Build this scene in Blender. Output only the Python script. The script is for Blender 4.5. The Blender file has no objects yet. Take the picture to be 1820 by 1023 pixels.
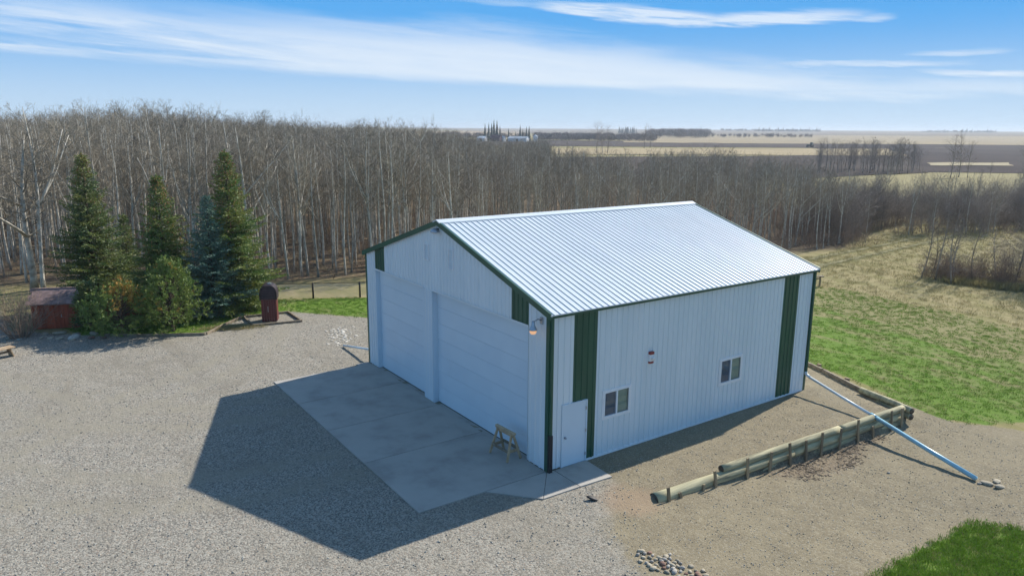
import bpy, math, random
import numpy as np
from mathutils import Matrix, Vector
R = math.radians
random.seed(7)
rng = np.random.default_rng(7)
SC = bpy.context.scene
COL = SC.collection

# ------------------------------------------------------------------ camera
CAM_LOC = (16.0856, -12.5847, 10.1069)
YAW, PITCH, ROLL = -0.9606, 0.21345, 0.0068
def cam_axes():
    cy, sy = math.cos(YAW), math.sin(YAW)
    f = np.array([sy*math.cos(PITCH), cy*math.cos(PITCH), -math.sin(PITCH)])
    r = np.array([cy, -sy, 0.0]); u = np.cross(r, f)
    c, s = math.cos(ROLL), math.sin(ROLL)
    return c*r+s*u, -s*r+c*u, f
CR, CU, CF = cam_axes()
cd = bpy.data.cameras.new('camera'); cam = bpy.data.objects.new('camera', cd); COL.objects.link(cam)
cd.sensor_width = 36; cd.lens = 1301.05/1820*36; cd.clip_start = 0.1; cd.clip_end = 20000
m = Matrix.Identity(4)
for i in range(3):
    m[i][0], m[i][1], m[i][2], m[i][3] = CR[i], CU[i], -CF[i], CAM_LOC[i]
cam.matrix_world = m
SC.camera = cam

# ------------------------------------------------------------------ world, sun, exposure
SUN_DIR = Vector((-0.195, 1.29, 1.0)).normalized()          # towards the sun
EL = math.asin(SUN_DIR.z); AZ = math.atan2(SUN_DIR.x, SUN_DIR.y)
SC.view_settings.view_transform = 'Standard'; SC.view_settings.look = 'None'
SC.view_settings.exposure = 0.48; SC.view_settings.gamma = 1.0
SC.view_settings.use_curve_mapping = False
SC.cycles.max_bounces = 6; SC.cycles.diffuse_bounces = 3; SC.cycles.glossy_bounces = 2
SC.cycles.transparent_max_bounces = 12; SC.cycles.volume_bounces = 0
SC.cycles.caustics_reflective = False; SC.cycles.caustics_refractive = False

class NT:
    """small helper to write node trees"""
    def __init__(s, tree): s.t = tree
    def n(s, typ, **kw):
        nd = s.t.nodes.new(typ)
        for k, v in kw.items(): setattr(nd, k, v)
        return nd
    def l(s, a, b): s.t.links.new(a, b)
    def put(s, sock, v):
        if isinstance(v, (int, float)): sock.default_value = v
        elif isinstance(v, (tuple, list)):
            if len(sock.default_value) == 4 and len(v) == 3: v = (*v, 1)
            sock.default_value = v
        else: s.l(v, sock)
    def m(s, op, a, b=None, c=None, clamp=False):
        nd = s.n('ShaderNodeMath', operation=op, use_clamp=clamp)
        for i, v in enumerate((a, b, c)):
            if v is not None: s.put(nd.inputs[i], v)
        return nd.outputs[0]
    def sm(s, x, a, b, lo=0.0, hi=1.0):
        nd = s.n('ShaderNodeMapRange', interpolation_type='SMOOTHSTEP')
        s.put(nd.inputs[0], x); s.put(nd.inputs[1], a); s.put(nd.inputs[2], b)
        nd.inputs[3].default_value = lo; nd.inputs[4].default_value = hi
        return nd.outputs[0]
    def lin(s, x, a, b, lo=0.0, hi=1.0):
        nd = s.n('ShaderNodeMapRange'); s.put(nd.inputs[0], x)
        nd.inputs[1].default_value = a; nd.inputs[2].default_value = b
        nd.inputs[3].default_value = lo; nd.inputs[4].default_value = hi
        return nd.outputs[0]
    def mix(s, f, a, b, mode='MIX'):
        nd = s.n('ShaderNodeMix', data_type='RGBA', blend_type=mode)
        s.put(nd.inputs[0], f); s.put(nd.inputs[6], a); s.put(nd.inputs[7], b)
        return nd.outputs[2]
    def noise(s, vec, scale, detail=4, rough=0.55, dist=0.0):
        nd = s.n('ShaderNodeTexNoise'); nd.inputs['Scale'].default_value = scale
        nd.inputs['Detail'].default_value = detail; nd.inputs['Roughness'].default_value = rough
        nd.inputs['Distortion'].default_value = dist
        if vec is not None: s.l(vec, nd.inputs['Vector'])
        return nd.outputs['Fac']
    def vscale(s, vec, sc):
        nd = s.n('ShaderNodeVectorMath', operation='MULTIPLY'); s.l(vec, nd.inputs[0]); nd.inputs[1].default_value = sc
        return nd.outputs[0]
    def xyz(s, x, y, z):
        nd = s.n('ShaderNodeCombineXYZ')
        for i, v in enumerate((x, y, z)): s.put(nd.inputs[i], v)
        return nd.outputs[0]

W = bpy.data.worlds.new('World'); SC.world = W; W.use_nodes = True
wt = W.node_tree; wt.nodes.clear(); N = NT(wt)
sky = N.n('ShaderNodeTexSky', sky_type='NISHITA', sun_disc=False)
sky.sun_elevation = EL; sky.sun_rotation = AZ; sky.altitude = 800; sky.air_density = 1.0; sky.dust_density = 0.35; sky.ozone_density = 1.6
hs = N.n('ShaderNodeHueSaturation'); hs.inputs['Saturation'].default_value = 0.95
N.l(N.mix(1.0, sky.outputs[0], (0.86, 1.02, 1.05), 'MULTIPLY'), hs.inputs['Color'])
tc = N.n('ShaderNodeTexCoord'); sp = N.n('ShaderNodeSeparateXYZ'); N.l(tc.outputs['Generated'], sp.inputs[0])
dx, dy, dz = sp.outputs
# azimuth about the view bearing (0 straight ahead, + to the right) and elevation, both in radians
az = N.m('ARCTAN2', N.m('ADD', N.m('MULTIPLY', dx, math.cos(YAW)), N.m('MULTIPLY', dy, -math.sin(YAW))),
         N.m('ADD', N.m('MULTIPLY', dx, math.sin(YAW)), N.m('MULTIPLY', dy, math.cos(YAW))))
el = N.m('ARCSINE', dz)
elc = N.m('MAXIMUM', el, 0.015)
# streaky coordinates: clouds on a high level sheet look drawn out sideways towards the horizon
st = N.xyz(N.m('MULTIPLY', az, 2.2), N.m('MULTIPLY', N.m('ADD', el, N.m('MULTIPLY', az, 0.085)), 26.0), 0.0)
n1 = N.noise(st, 1.6, 7, 0.6, 0.5)
n2 = N.noise(st, 5.0, 6, 0.65, 0.3)
nz = N.m('SUBTRACT', N.m('ADD', N.m('MULTIPLY', n1, 0.7), N.m('MULTIPLY', n2, 0.3)), 0.5)
elw = N.m('ADD', el, N.m('MULTIPLY', nz, 0.012))
elu = N.m('ADD', el, N.m('MULTIPLY', nz, 0.075))
# the long veil: sharp lower edge, feathered upper edge, breaking into streaks on the left
lowe = N.m('ADD', N.m('ADD', N.m('MULTIPLY', az, -0.033), 0.0545), N.m('MULTIPLY', N.m('MULTIPLY', az, az), 0.012))
uppe = N.m('ADD', N.m('ADD', N.m('MULTIPLY', N.m('MAXIMUM', az, 0.0), -0.140), N.m('MULTIPLY', N.m('MINIMUM', az, 0.0), -0.05)), 0.116)
uppe = N.m('MAXIMUM', uppe, N.m('ADD', lowe, 0.010))
a_lo = N.sm(N.m('SUBTRACT', elw, lowe), -0.002, 0.010)
a_up = N.sm(N.m('SUBTRACT', elu, uppe), 0.022, -0.022)
veil = N.m('MULTIPLY', a_lo, a_up)
left = N.sm(az, -0.12, -0.55)
thinner = N.mix(left, (1, 1, 1), N.lin(nz, -0.10, 0.12, 0.15, 1.0))
veil = N.m('MULTIPLY', N.m('MULTIPLY', veil, thinner), N.lin(nz, -0.2, 0.08, 0.72, 1.0))
def streak(a0, sa, e0, se, slope, amp, warp=1.0):
    u = N.m('DIVIDE', N.m('SUBTRACT', az, a0), sa)
    e = N.m('ADD', el, N.m('MULTIPLY', nz, 0.030*warp))
    v = N.m('DIVIDE', N.m('SUBTRACT', N.m('SUBTRACT', e, e0), N.m('MULTIPLY', N.m('SUBTRACT', az, a0), slope)), se)
    d = N.m('ADD', N.m('MULTIPLY', u, u), N.m('MULTIPLY', v, v))
    return N.m('MULTIPLY', N.m('MULTIPLY', N.sm(d, 1.15, 0.0), amp), N.m('MULTIPLY', N.lin(nz, -0.15, 0.1, 0.55, 1.1), N.lin(n2, 0.30, 0.58, 0.25, 1.1)))
veil = N.m('MULTIPLY', veil, N.m('SUBTRACT', 1.0, streak(-0.50, 0.24, 0.0890, 0.0045, -0.040, 0.8)))
parts = [veil,
         streak(0.155, 0.15, 0.1440, 0.0120, -0.095, 1.25), streak(0.33, 0.115, 0.1330, 0.0110, -0.02, 1.2), streak(0.432, 0.030, 0.1275, 0.005, 0.0, 0.7),
         streak(0.42, 0.13, 0.0785, 0.0045, -0.02, 0.75), streak(0.60, 0.12, 0.0620, 0.0050, -0.07, 1.0),
         streak(0.525, 0.06, 0.0870, 0.0045, 0.0, 0.6), streak(0.50, 0.45, 0.0470, 0.013, -0.01, 0.5), streak(0.0, 0.10, 0.158, 0.006, -0.02, 0.35)]
# thin cirrus everywhere else, so the sky outside the frame goes on
thin = N.m('MULTIPLY', N.m('MULTIPLY', N.sm(nz, 0.08, 0.32), 0.35), N.sm(el, 0.15, 0.4, 0.25, 1.3))
parts.append(thin)
cm = parts[0]
for q in parts[1:]: cm = N.m('MAXIMUM', cm, q)
cm = N.m('MULTIPLY', cm, N.sm(el, 0.0, 0.03), clamp=True)
low1 = N.mix(N.sm(el, 0.0, 0.15), (3.0, 4.0, 5.0), (0.58, 2.30, 4.85))      # thick pale air at the horizon, clear blue above
hzn = N.mix(N.sm(el, 0.16, 0.75), low1, hs.outputs[0])
skyc = N.mix(N.m('MULTIPLY', cm, 0.73, clamp=True), hzn, (4.85, 5.2, 5.55))
bg = N.n('ShaderNodeBackground'); bg.inputs['Strength'].default_value = 0.13
wo = N.n('ShaderNodeOutputWorld'); N.l(skyc, bg.inputs['Color']); N.l(bg.outputs[0], wo.inputs[0])

ld = bpy.data.lights.new('sun', 'SUN'); ld.energy = 4.7; ld.angle = R(0.53); ld.color = (1.0, 0.94, 0.85)
sun = bpy.data.objects.new('sun', ld); COL.objects.link(sun)
sun.rotation_euler = SUN_DIR.to_track_quat('Z', 'Y').to_euler(); sun.location = (0, 0, 40)

# ------------------------------------------------------------------ materials
MATS = {}
def principled(name):
    mt = bpy.data.materials.new(name); mt.use_nodes = True
    t = mt.node_tree; b = t.nodes['Principled BSDF']; MATS[name] = mt
    return mt, NT(t), b
def mat(name, c1, c2=None, scale=6.0, rough=0.6, bump=0.0, bscale=None, stretch=(1, 1, 1), metallic=0.0, vary=0.0, spec=0.5, detail=5, contrast=(0.35, 0.65), transl=0.0, dirt=None):
    mt, n, b = principled(name)
    c2 = c2 or tuple(v*0.8 for v in c1)
    tc = n.n('ShaderNodeTexCoord'); v = n.vscale(tc.outputs['Object'], stretch)
    oi = n.n('ShaderNodeObjectInfo')
    off = n.n('ShaderNodeVectorMath', operation='ADD'); n.l(v, off.inputs[0])
    n.l(n.m('MULTIPLY', oi.outputs['Random'], 37.0), off.inputs[1]); v = off.outputs[0]
    f = n.noise(v, scale, detail)
    f = n.sm(f, contrast[0], contrast[1])
    col = n.mix(f, c1, c2)
    if dirt:
        f2 = n.sm(n.noise(v, dirt[1], 6, 0.65), 0.5, 0.75)
        col = n.mix(n.m('MULTIPLY', f2, dirt[2]), col, dirt[0])
    if vary:
        h = n.n('ShaderNodeHueSaturation'); n.l(col, h.inputs['Color'])
        n.l(n.lin(oi.outputs['Random'], 0, 1, 1-vary, 1+vary), h.inputs['Value']); col = h.outputs[0]
    n.l(col, b.inputs['Base Color'])
    b.inputs['Roughness'].default_value = rough; b.inputs['Metallic'].default_value = metallic
    b.inputs['Specular IOR Level'].default_value = spec
    if bump:
        bp = n.n('ShaderNodeBump'); bp.inputs['Strength'].default_value = bump; bp.inputs['Distance'].default_value = 0.02
        n.l(n.noise(v, bscale or scale*4, 4), bp.inputs['Height']); n.l(bp.outputs[0], b.inputs['Normal'])
    if transl:
        tr = n.n('ShaderNodeBsdfTranslucent'); n.l(col, tr.inputs[0])
        ms = n.n('ShaderNodeMixShader'); ms.inputs[0].default_value = transl
        out = n.t.nodes['Material Output']; n.l(b.outputs[0], ms.inputs[1]); n.l(tr.outputs[0], ms.inputs[2]); n.l(ms.outputs[0], out.inputs[0])
    return mt
mat('white_steel', (0.74, 0.79, 0.81), (0.69, 0.755, 0.78), 0.7, 0.42, vary=0.02, dirt=((0.45, 0.45, 0.44), 1.3, 0.12), stretch=(1, 1, 0.25))
mat('roof_steel', (0.63, 0.675, 0.70), (0.59, 0.64, 0.67), 0.6, 0.38, vary=0.015, dirt=((0.55, 0.56, 0.57), 0.9, 0.15))
mat('green_steel', (0.028, 0.105, 0.062), (0.022, 0.085, 0.052), 1.2, 0.4, dirt=((0.05, 0.08, 0.06), 2.0, 0.25), stretch=(1, 1, 0.3))
mat('door_white', (0.65, 0.74, 0.80), (0.62, 0.71, 0.775), 0.9, 0.45, dirt=((0.5, 0.5, 0.5), 1.1, 0.1))
mat('vinyl_white', (0.86, 0.86, 0.86), (0.80, 0.81, 0.82), 4, 0.4)
mat('blind', (0.75, 0.78, 0.70), (0.68, 0.72, 0.63), 3, 0.7)
mat('screen_mesh', (0.19, 0.225, 0.24), (0.165, 0.20, 0.215), 9, 0.8)
mat('dark_rubber', (0.012, 0.012, 0.014), (0.02, 0.02, 0.02), 9, 0.6)
mat('galvanised', (0.45, 0.47, 0.50), (0.36, 0.38, 0.41), 8, 0.35, metallic=0.7)
mat('red_plastic', (0.30, 0.03, 0.02), (0.22, 0.02, 0.02), 8, 0.4)
mat('concrete', (0.415, 0.385, 0.335), (0.355, 0.33, 0.29), 0.9, 0.85, bump=0.15, bscale=60, dirt=((0.22, 0.19, 0.15), 0.9, 0.38), detail=8)
mat('pvc_blue', (0.34, 0.58, 0.68), (0.29, 0.53, 0.64), 3, 0.35, dirt=((0.3, 0.3, 0.27), 3, 0.25))
mat('pvc_white', (0.72, 0.77, 0.78), (0.66, 0.73, 0.75), 3, 0.35, dirt=((0.3, 0.3, 0.27), 3, 0.2))
mat('sawn_pine', (0.50, 0.37, 0.23), (0.38, 0.26, 0.15), 5, 0.75, bump=0.3, bscale=40, stretch=(1, 1, 1), vary=0.15)
mat('weathered_timber', (0.27, 0.22, 0.15), (0.17, 0.13, 0.09), 5, 0.85, bump=0.4, bscale=30, vary=0.15)
mat('treated_log', (0.50, 0.45, 0.27), (0.29, 0.27, 0.165), 7, 0.85, bump=0.9, bscale=16, stretch=(1, 0.10, 1), vary=0.15, dirt=((0.10, 0.085, 0.055), 5.0, 0.9), contrast=(0.3, 0.7))
mat('log_end', (0.13, 0.10, 0.07), (0.07, 0.055, 0.04), 7, 0.9, bump=0.4)
mat('stake_wood', (0.32, 0.235, 0.135), (0.20, 0.15, 0.09), 6, 0.85, bump=0.4, bscale=25, stretch=(1, 1, 0.15), vary=0.3)
mat('cedar_red', (0.42, 0.085, 0.035), (0.30, 0.06, 0.026), 6, 0.7, bump=0.3, bscale=24, stretch=(1, 1, 0.15), vary=0.2)
mat('cedar_sunlit', (0.52, 0.17, 0.05), (0.40, 0.12, 0.04), 6, 0.7, bump=0.3, bscale=24, stretch=(1, 1, 0.15), vary=0.15)  # brighter copy of the red cedar, with sunlight put into the colour
mat('cabinet_red', (0.13, 0.025, 0.020), (0.08, 0.016, 0.014), 4, 0.5, bump=0.2, bscale=24, stretch=(1, 1, 0.2), vary=0.25)
mat('cabinet_dark', (0.030, 0.016, 0.022), (0.018, 0.011, 0.016), 4, 0.5, bump=0.2, vary=0.25)
mat('shingle', (0.26, 0.17, 0.15), (0.18, 0.12, 0.105), 5, 0.9, bump=0.4, vary=0.25)
mat('rock_tan', (0.42, 0.36, 0.26), (0.30, 0.26, 0.19), 6, 0.9, bump=0.5, bscale=18, vary=0.25)
mat('rock_grey', (0.43, 0.39, 0.33), (0.30, 0.275, 0.235), 6, 0.9, bump=0.5, bscale=18, vary=0.3)
mat('rock_pale', (0.66, 0.62, 0.54), (0.50, 0.46, 0.39), 6, 0.9, bump=0.4, bscale=18, vary=0.15)
mat('rock_red', (0.30, 0.17, 0.12), (0.20, 0.12, 0.09), 6, 0.9, bump=0.5, bscale=18, vary=0.2)
mat('post_dark', (0.035, 0.03, 0.028), (0.02, 0.018, 0.018), 8, 0.8)
mat('aspen_bark', (0.56, 0.515, 0.43), (0.32, 0.285, 0.225), 3.2, 0.85, stretch=(1.5, 1.5, 0.8), vary=0.28, contrast=(0.42, 0.66), dirt=((0.06, 0.052, 0.045), 4.5, 0.75))
mat('aspen_twig', (0.37, 0.32, 0.235), (0.215, 0.18, 0.13), 0.8, 0.85, vary=0.30)
mat('shrub_twig', (0.31, 0.22, 0.155), (0.20, 0.14, 0.10), 1.5, 0.85, vary=0.35)
mat('willow_twig', (0.32, 0.27, 0.22), (0.19, 0.158, 0.135), 0.8, 0.85, vary=0.35)
mat('spruce_bark', (0.11, 0.075, 0.05), (0.07, 0.05, 0.035), 6, 0.9)
mat('spruce_dark', (0.074, 0.130, 0.040), (0.185, 0.205, 0.052), 1.1, 0.6, vary=0.1, transl=0.25)
mat('spruce_green', (0.098, 0.180, 0.042), (0.225, 0.250, 0.056), 1.2, 0.6, vary=0.1, transl=0.25)
mat('spruce_blue', (0.105, 0.200, 0.150), (0.175, 0.270, 0.200), 1.3, 0.6, transl=0.22)
mat('pine_green', (0.14, 0.215, 0.045), (0.235, 0.29, 0.06), 1.8, 0.55, transl=0.15)
mat('pine_brown', (0.50, 0.28, 0.055), (0.38, 0.26, 0.055), 2.2, 0.6, transl=0.15)
mat('cone_tan', (0.30, 0.17, 0.065), (0.22, 0.12, 0.045), 6, 0.8)
mat('grass_blade', (0.115, 0.230, 0.020), (0.170, 0.275, 0.035), 0.7, 0.6, vary=0.25, transl=0.25)
mat('dry_blade', (0.42, 0.34, 0.17), (0.26, 0.24, 0.10), 0.7, 0.8, vary=0.25, transl=0.2)
mat('pebble', (0.40, 0.375, 0.315), (0.235, 0.225, 0.195), 2.0, 0.85, vary=0.45)
mat('wood_chip', (0.24, 0.185, 0.125), (0.14, 0.105, 0.07), 4, 0.9, vary=0.4)
mat('clod', (0.36, 0.31, 0.215), (0.29, 0.25, 0.17), 4, 0.9, vary=0.25)
mat('far_needles', (0.022, 0.040, 0.032), (0.035, 0.055, 0.040), 0.6, 0.8, vary=0.2)
mat('far_twigs', (0.20, 0.165, 0.145), (0.13, 0.11, 0.10), 0.05, 0.9, vary=0.2)
mat('barn_red', (0.075, 0.03, 0.035), (0.06, 0.025, 0.03), 1, 0.7)
mat('barn_white', (0.75, 0.75, 0.75), (0.68, 0.68, 0.68), 1, 0.6)
mat('barn_grey', (0.40, 0.44, 0.47), (0.34, 0.38, 0.42), 1, 0.6)
mat('machine_green', (0.02, 0.06, 0.045), (0.015, 0.05, 0.04), 2, 0.5)

def emission(name, col, strength):
    mt = bpy.data.materials.new(name); mt.use_nodes = True; t = mt.node_tree; t.nodes.clear(); n = NT(t)
    e = n.n('ShaderNodeEmission'); e.inputs[0].default_value = (*col, 1); e.inputs[1].default_value = strength
    o = n.n('ShaderNodeOutputMaterial'); n.l(e.outputs[0], o.inputs[0]); MATS[name] = mt
emission('lamp_glow', (1.0, 0.60, 0.36), 0.55)
def glass(name, tint):
    mt = bpy.data.materials.new(name); mt.use_nodes = True; t = mt.node_tree; t.nodes.clear(); n = NT(t)
    g = n.n('ShaderNodeBsdfGlossy'); g.inputs['Roughness'].default_value = 0.03
    tr = n.n('ShaderNodeBsdfTransparent'); tr.inputs[0].default_value = (*tint, 1)
    ms = n.n('ShaderNodeMixShader'); ms.inputs[0].default_value = 0.05
    n.l(tr.outputs[0], ms.inputs[1]); n.l(g.outputs[0], ms.inputs[2])
    o = n.n('ShaderNodeOutputMaterial'); n.l(ms.outputs[0], o.inputs[0]); MATS[name] = mt
glass('window_glass', (0.75, 0.8, 0.78)); glass('screen_glass', (0.8, 0.85, 0.9))

# ------------------------------------------------------------------ mesh helpers
class MB:
    def __init__(s): s.v = []; s.f = []; s.mi = []
    def add(s, vs, fs, mi=0):
        o = len(s.v); s.v.extend([tuple(map(float, p)) for p in vs]); s.f.extend([tuple(i+o for i in f) for f in fs]); s.mi.extend([mi]*len(fs)); return s
    def box(s, x0, x1, y0, y1, z0, z1, mi=0):
        return s.add([(x0,y0,z0),(x1,y0,z0),(x1,y1,z0),(x0,y1,z0),(x0,y0,z1),(x1,y0,z1),(x1,y1,z1),(x0,y1,z1)],
                     [(0,3,2,1),(4,5,6,7),(0,1,5,4),(1,2,6,5),(2,3,7,6),(3,0,4,7)], mi)
    def bar(s, a, b, w, h, up=(0, 0, 1), mi=0):
        """rectangular bar from a to b"""
        a, b = Vector(a), Vector(b); d = (b-a).normalized(); side = d.cross(Vector(up))
        if side.length < 1e-4: side = d.cross(Vector((1, 0, 0)))
        side.normalize(); u = side.cross(d).normalized(); side *= w/2; u *= h/2
        vs = [a-side-u, a+side-u, a+side+u, a-side+u, b-side-u, b+side-u, b+side+u, b-side+u]
        return s.add(vs, [(0,1,2,3),(7,6,5,4),(0,4,5,1),(1,5,6,2),(2,6,7,3),(3,7,4,0)], mi)
    def tube(s, pts, rad, n=6, cap=True, mi=0, capmi=None):
        pts = [Vector(p) for p in pts]; k = len(pts); o = []
        ref = Vector((0.31, 0.17, 0.93))
        for i, p in enumerate(pts):
            d = (pts[min(i+1, k-1)]-pts[max(i-1, 0)]).normalized()
            if abs(d.dot(ref)) > 0.95: ref = Vector((0.9, 0.3, 0.1))
            a = d.cross(ref).normalized(); b = d.cross(a)
            r = rad[i] if hasattr(rad, '__len__') else rad
            for j in range(n):
                t = 2*math.pi*j/n; o.append(p+a*(r*math.cos(t))+b*(r*math.sin(t)))
        fs = [(i*n+j, i*n+(j+1) % n, (i+1)*n+(j+1) % n, (i+1)*n+j) for i in range(k-1) for j in range(n)]
        s.add(o, fs, mi)
        if cap:
            base = len(s.v)-len(o)
            s.f.append(tuple(base+j for j in reversed(range(n)))); s.f.append(tuple(base+(k-1)*n+j for j in range(n)))
            s.mi.extend([mi if capmi is None else capmi]*2)
        return s
    def lathe(s, prof, n=16, c=(0, 0, 0), mi=0):
        vs = [(c[0]+r*math.cos(2*math.pi*j/n), c[1]+r*math.sin(2*math.pi*j/n), c[2]+z) for r, z in prof for j in range(n)]
        fs = [(i*n+j, i*n+(j+1) % n, (i+1)*n+(j+1) % n, (i+1)*n+j) for i in range(len(prof)-1) for j in range(n)]
        fs += [tuple(reversed(range(n))), tuple((len(prof)-1)*n+j for j in range(n))]
        return s.add(vs, fs, mi)
    def mesh(s, name, mats, smooth=False):
        me = bpy.data.meshes.new(name); me.from_pydata(s.v, [], s.f)
        for q in (mats if isinstance(mats, (list, tuple)) else [mats]): me.materials.append(MATS[q])
        if len(set(s.mi)) > 1: me.polygons.foreach_set('material_index', s.mi)
        if smooth: me.polygons.foreach_set('use_smooth', [True]*len(s.f))
        me.update(); return me
    def build(s, name, mats, parent=None, smooth=False, bevel=0.0):
        return link(name, s.mesh(name, mats, smooth), parent, bevel)
def link(name, me, parent=None, bevel=0.0):
    o = bpy.data.objects.new(name, me); COL.objects.link(o); o.parent = parent
    if bevel:
        b = o.modifiers.new('bevel', 'BEVEL'); b.width = bevel; b.segments = 2; b.limit_method = 'ANGLE'
    return o
def tag(o, label, cat, group=None):
    o['label'] = label; o['category'] = cat
    if group: o['group'] = group
    return o
def structure(o): o['kind'] = 'structure'; return o
def stuff(o, label=None, cat=None):
    o['kind'] = 'stuff'
    if label: o['label'] = label
    if cat: o['category'] = cat
    return o
def thing(name, label, cat, loc=(0, 0, 0), rz=0.0, group=None):
    o = bpy.data.objects.new(name, None); COL.objects.link(o); o.location = loc; o.rotation_euler = (0, 0, rz); o.empty_display_size = 0.2
    return tag(o, label, cat, group)
def copy_thing(src, loc, rz=0.0, sc=1.0, label=None, group=None):
    r = src.copy(); COL.objects.link(r); r.location = loc; r.rotation_euler = (0, 0, rz); r.scale = (sc, sc, sc) if not hasattr(sc, '__len__') else sc
    if label: r['label'] = label
    if group: r['group'] = group
    for ch in src.children:
        c = ch.copy(); COL.objects.link(c); c.parent = r
        for g in ch.children:
            d = g.copy(); COL.objects.link(d); d.parent = c
    return r
def np_mesh(name, verts, quads, mats, mi=None, smooth=False):
    me = bpy.data.meshes.new(name); nv, nf = len(verts), len(quads); k = quads.shape[1]
    me.vertices.add(nv); me.vertices.foreach_set('co', np.ascontiguousarray(verts, dtype=np.float32).ravel())
    me.loops.add(nf*k); me.loops.foreach_set('vertex_index', np.ascontiguousarray(quads, dtype=np.int32).ravel())
    me.polygons.add(nf); me.polygons.foreach_set('loop_start', np.arange(0, nf*k, k, dtype=np.int32))
    for q in mats: me.materials.append(MATS[q])
    if mi is not None: me.polygons.foreach_set('material_index', np.asarray(mi, dtype=np.int32))
    me.polygons.foreach_set('use_smooth', np.full(nf, smooth))
    me.update(calc_edges=True); return me

# ------------------------------------------------------------------ terrain
def sstep(a, b, x):
    t = np.clip((np.asarray(x, float)-a)/(b-a), 0, 1); return t*t*(3-2*t)
def wall_x(y): return 2.78+0.052*(np.asarray(y, float)-1.5)
def ground_z(x, y):
    x = np.asarray(x, float); y = np.asarray(y, float)
    low = -(0.16+0.30*sstep(1.0, 9.0, y)) * sstep(-1.5, 2.2, y) - 0.12*sstep(4, 10, x)*sstep(-4, 4, y)
    wy = sstep(13.4, 15.4, y)
    side = (1-wy)*sstep(0.02, 0.22, x-wall_x(y)) + wy*sstep(-2.0, 6.5, x)
    soft = sstep(0.3, 2.2, y)                      # the bank fades out where the log wall begins
    side = soft*side + (1-soft)*sstep(2.0, 5.5, x)
    z = low*side*(1-sstep(25, 60, y)*0.4)
    # a low ridge of earth beyond the pipe, gentle unevenness, and rising far land
    z = z + 0.10*np.exp(-(((x-8.6)*0.9+(y-11.2)*0.35)/0.9)**2)*sstep(6, 9, y)*(1-sstep(15, 18, y))
    far = np.hypot(x-16, y+12)
    z = z + (0.05*np.sin(x*0.9+1.3)*np.sin(y*0.7))*sstep(3.4, 6, x)*sstep(1, 4, y)
    z = z + 0.10*np.sin(x*0.16+y*0.05)*np.sin(y*0.13-0.4)*sstep(20, 40, y)
    z = z + 7.0*sstep(700, 2600, far)+6.5*sstep(2000, 4200, far)
    return z
def gz(x, y): return float(ground_z(x, y))

def sdf_poly(x, y, poly):
    """signed distance, + inside"""
    P = np.array(poly, float); d = np.full(x.shape, 1e9); inside = np.zeros(x.shape, bool); n = len(P)
    for i in range(n):
        a, b = P[i], P[(i+1) % n]; e = b-a; wx, wy = x-a[0], y-a[1]
        t = np.clip((wx*e[0]+wy*e[1])/(e@e+1e-12), 0, 1); d = np.minimum(d, np.hypot(wx-t*e[0], wy-t*e[1]))
        c = ((a[1] > y) != (b[1] > y)) & (x < (b[0]-a[0])*(y-a[1])/(b[1]-a[1]+1e-12)+a[0]); inside ^= c
    return np.where(inside, d, -d)
def mask(x, y, poly, w): return np.clip(0.5+sdf_poly(x, y, poly)/(2*w), 0, 1)

YARD = [(-60, -60), (-60, -15.5), (-27.5, -12.9), (-24.6, -10.0), (-23.0, -7.5), (-21.8, -5.2), (-22.6, -4.0), (-23.8, -2.5), (-23.6, 0.2), (-20.1, 3.2), (-13, 5.5), (-13, 13),
        (0, 13.2), (2.7, 13.8), (2.7, 1.6), (3.0, 0.4), (4.4, -0.6), (5.6, -1.0), (9, -5), (14, -16), (14, -60)]
GREY = [(-60, -60), (-60, 40), (-12.8, 40), (-12.8, 0), (0.2, 0), (1.4, 1.2), (2.3, 0.6), (3.4, -0.6), (4.6, -1.1), (6.5, -1.6), (9, -5), (14, -16), (14, -60)]
LAWN_L = [(-24.6, -10.0), (-23.0, -7.5), (-21.9, -5.0), (-22.7, -3.9), (-23.8, -2.5), (-23.6, 0.2), (-20.1, 3.2), (-13, 5.5), (-13, 14), (-22, 12), (-24.6, 5.2), (-27.5, 0), (-30, -5), (-31, -12)]
LAWN_LL = [(-27.2, -13.0), (-27.8, -12.2), (-34, -10.5), (-44, -16), (-44, -30), (-28, -30)]
LAWN_R = [(-14, 17.5), (-1.75, 16.1), (0.4, 16.0), (2.5, 15.6), (4.3, 15.4), (5.4, 16.4), (6.0, 17.9), (9, 20.5), (40, 34), (40, 42), (12, 34), (0, 31), (-9, 32), (-16, 30)]
LAWN_B = [(8.32, 3.58), (8.14, 4.96), (8.14, 6.08), (8.22, 7.41), (8.11, 8.37), (8.7, 8.93), (9.28, 9.22), (10.14, 9.74), (14, 12), (22, 12), (20, -3), (8.8, 1.5)]
CHIPS = [(3.1, 6.0), (3.2, 12.2), (3.8, 12.0), (4.0, 10.3), (4.5, 8.9), (4.3, 7.2), (3.7, 6.2)]
TRACK = [(-15.5, 33), (-16.6, 39.35), (-17.37, 47.94), (-18.38, 59.52), (-20.66, 75.14), (-23.74, 96.32)]
FOREST = [(-60, -34), (-41, -14), (-36.5, -5), (-32, 2), (-30, 10), (-28.5, 20), (-25.5, 32), (-20.5, 41), (-19.2, 48), (-23, 55), (-33, 64), (-46, 78), (-58, 92), (-75, 108), (-110, 124), (-170, 130), (-235, 60), (-215, -110), (-80, -60)]

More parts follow.
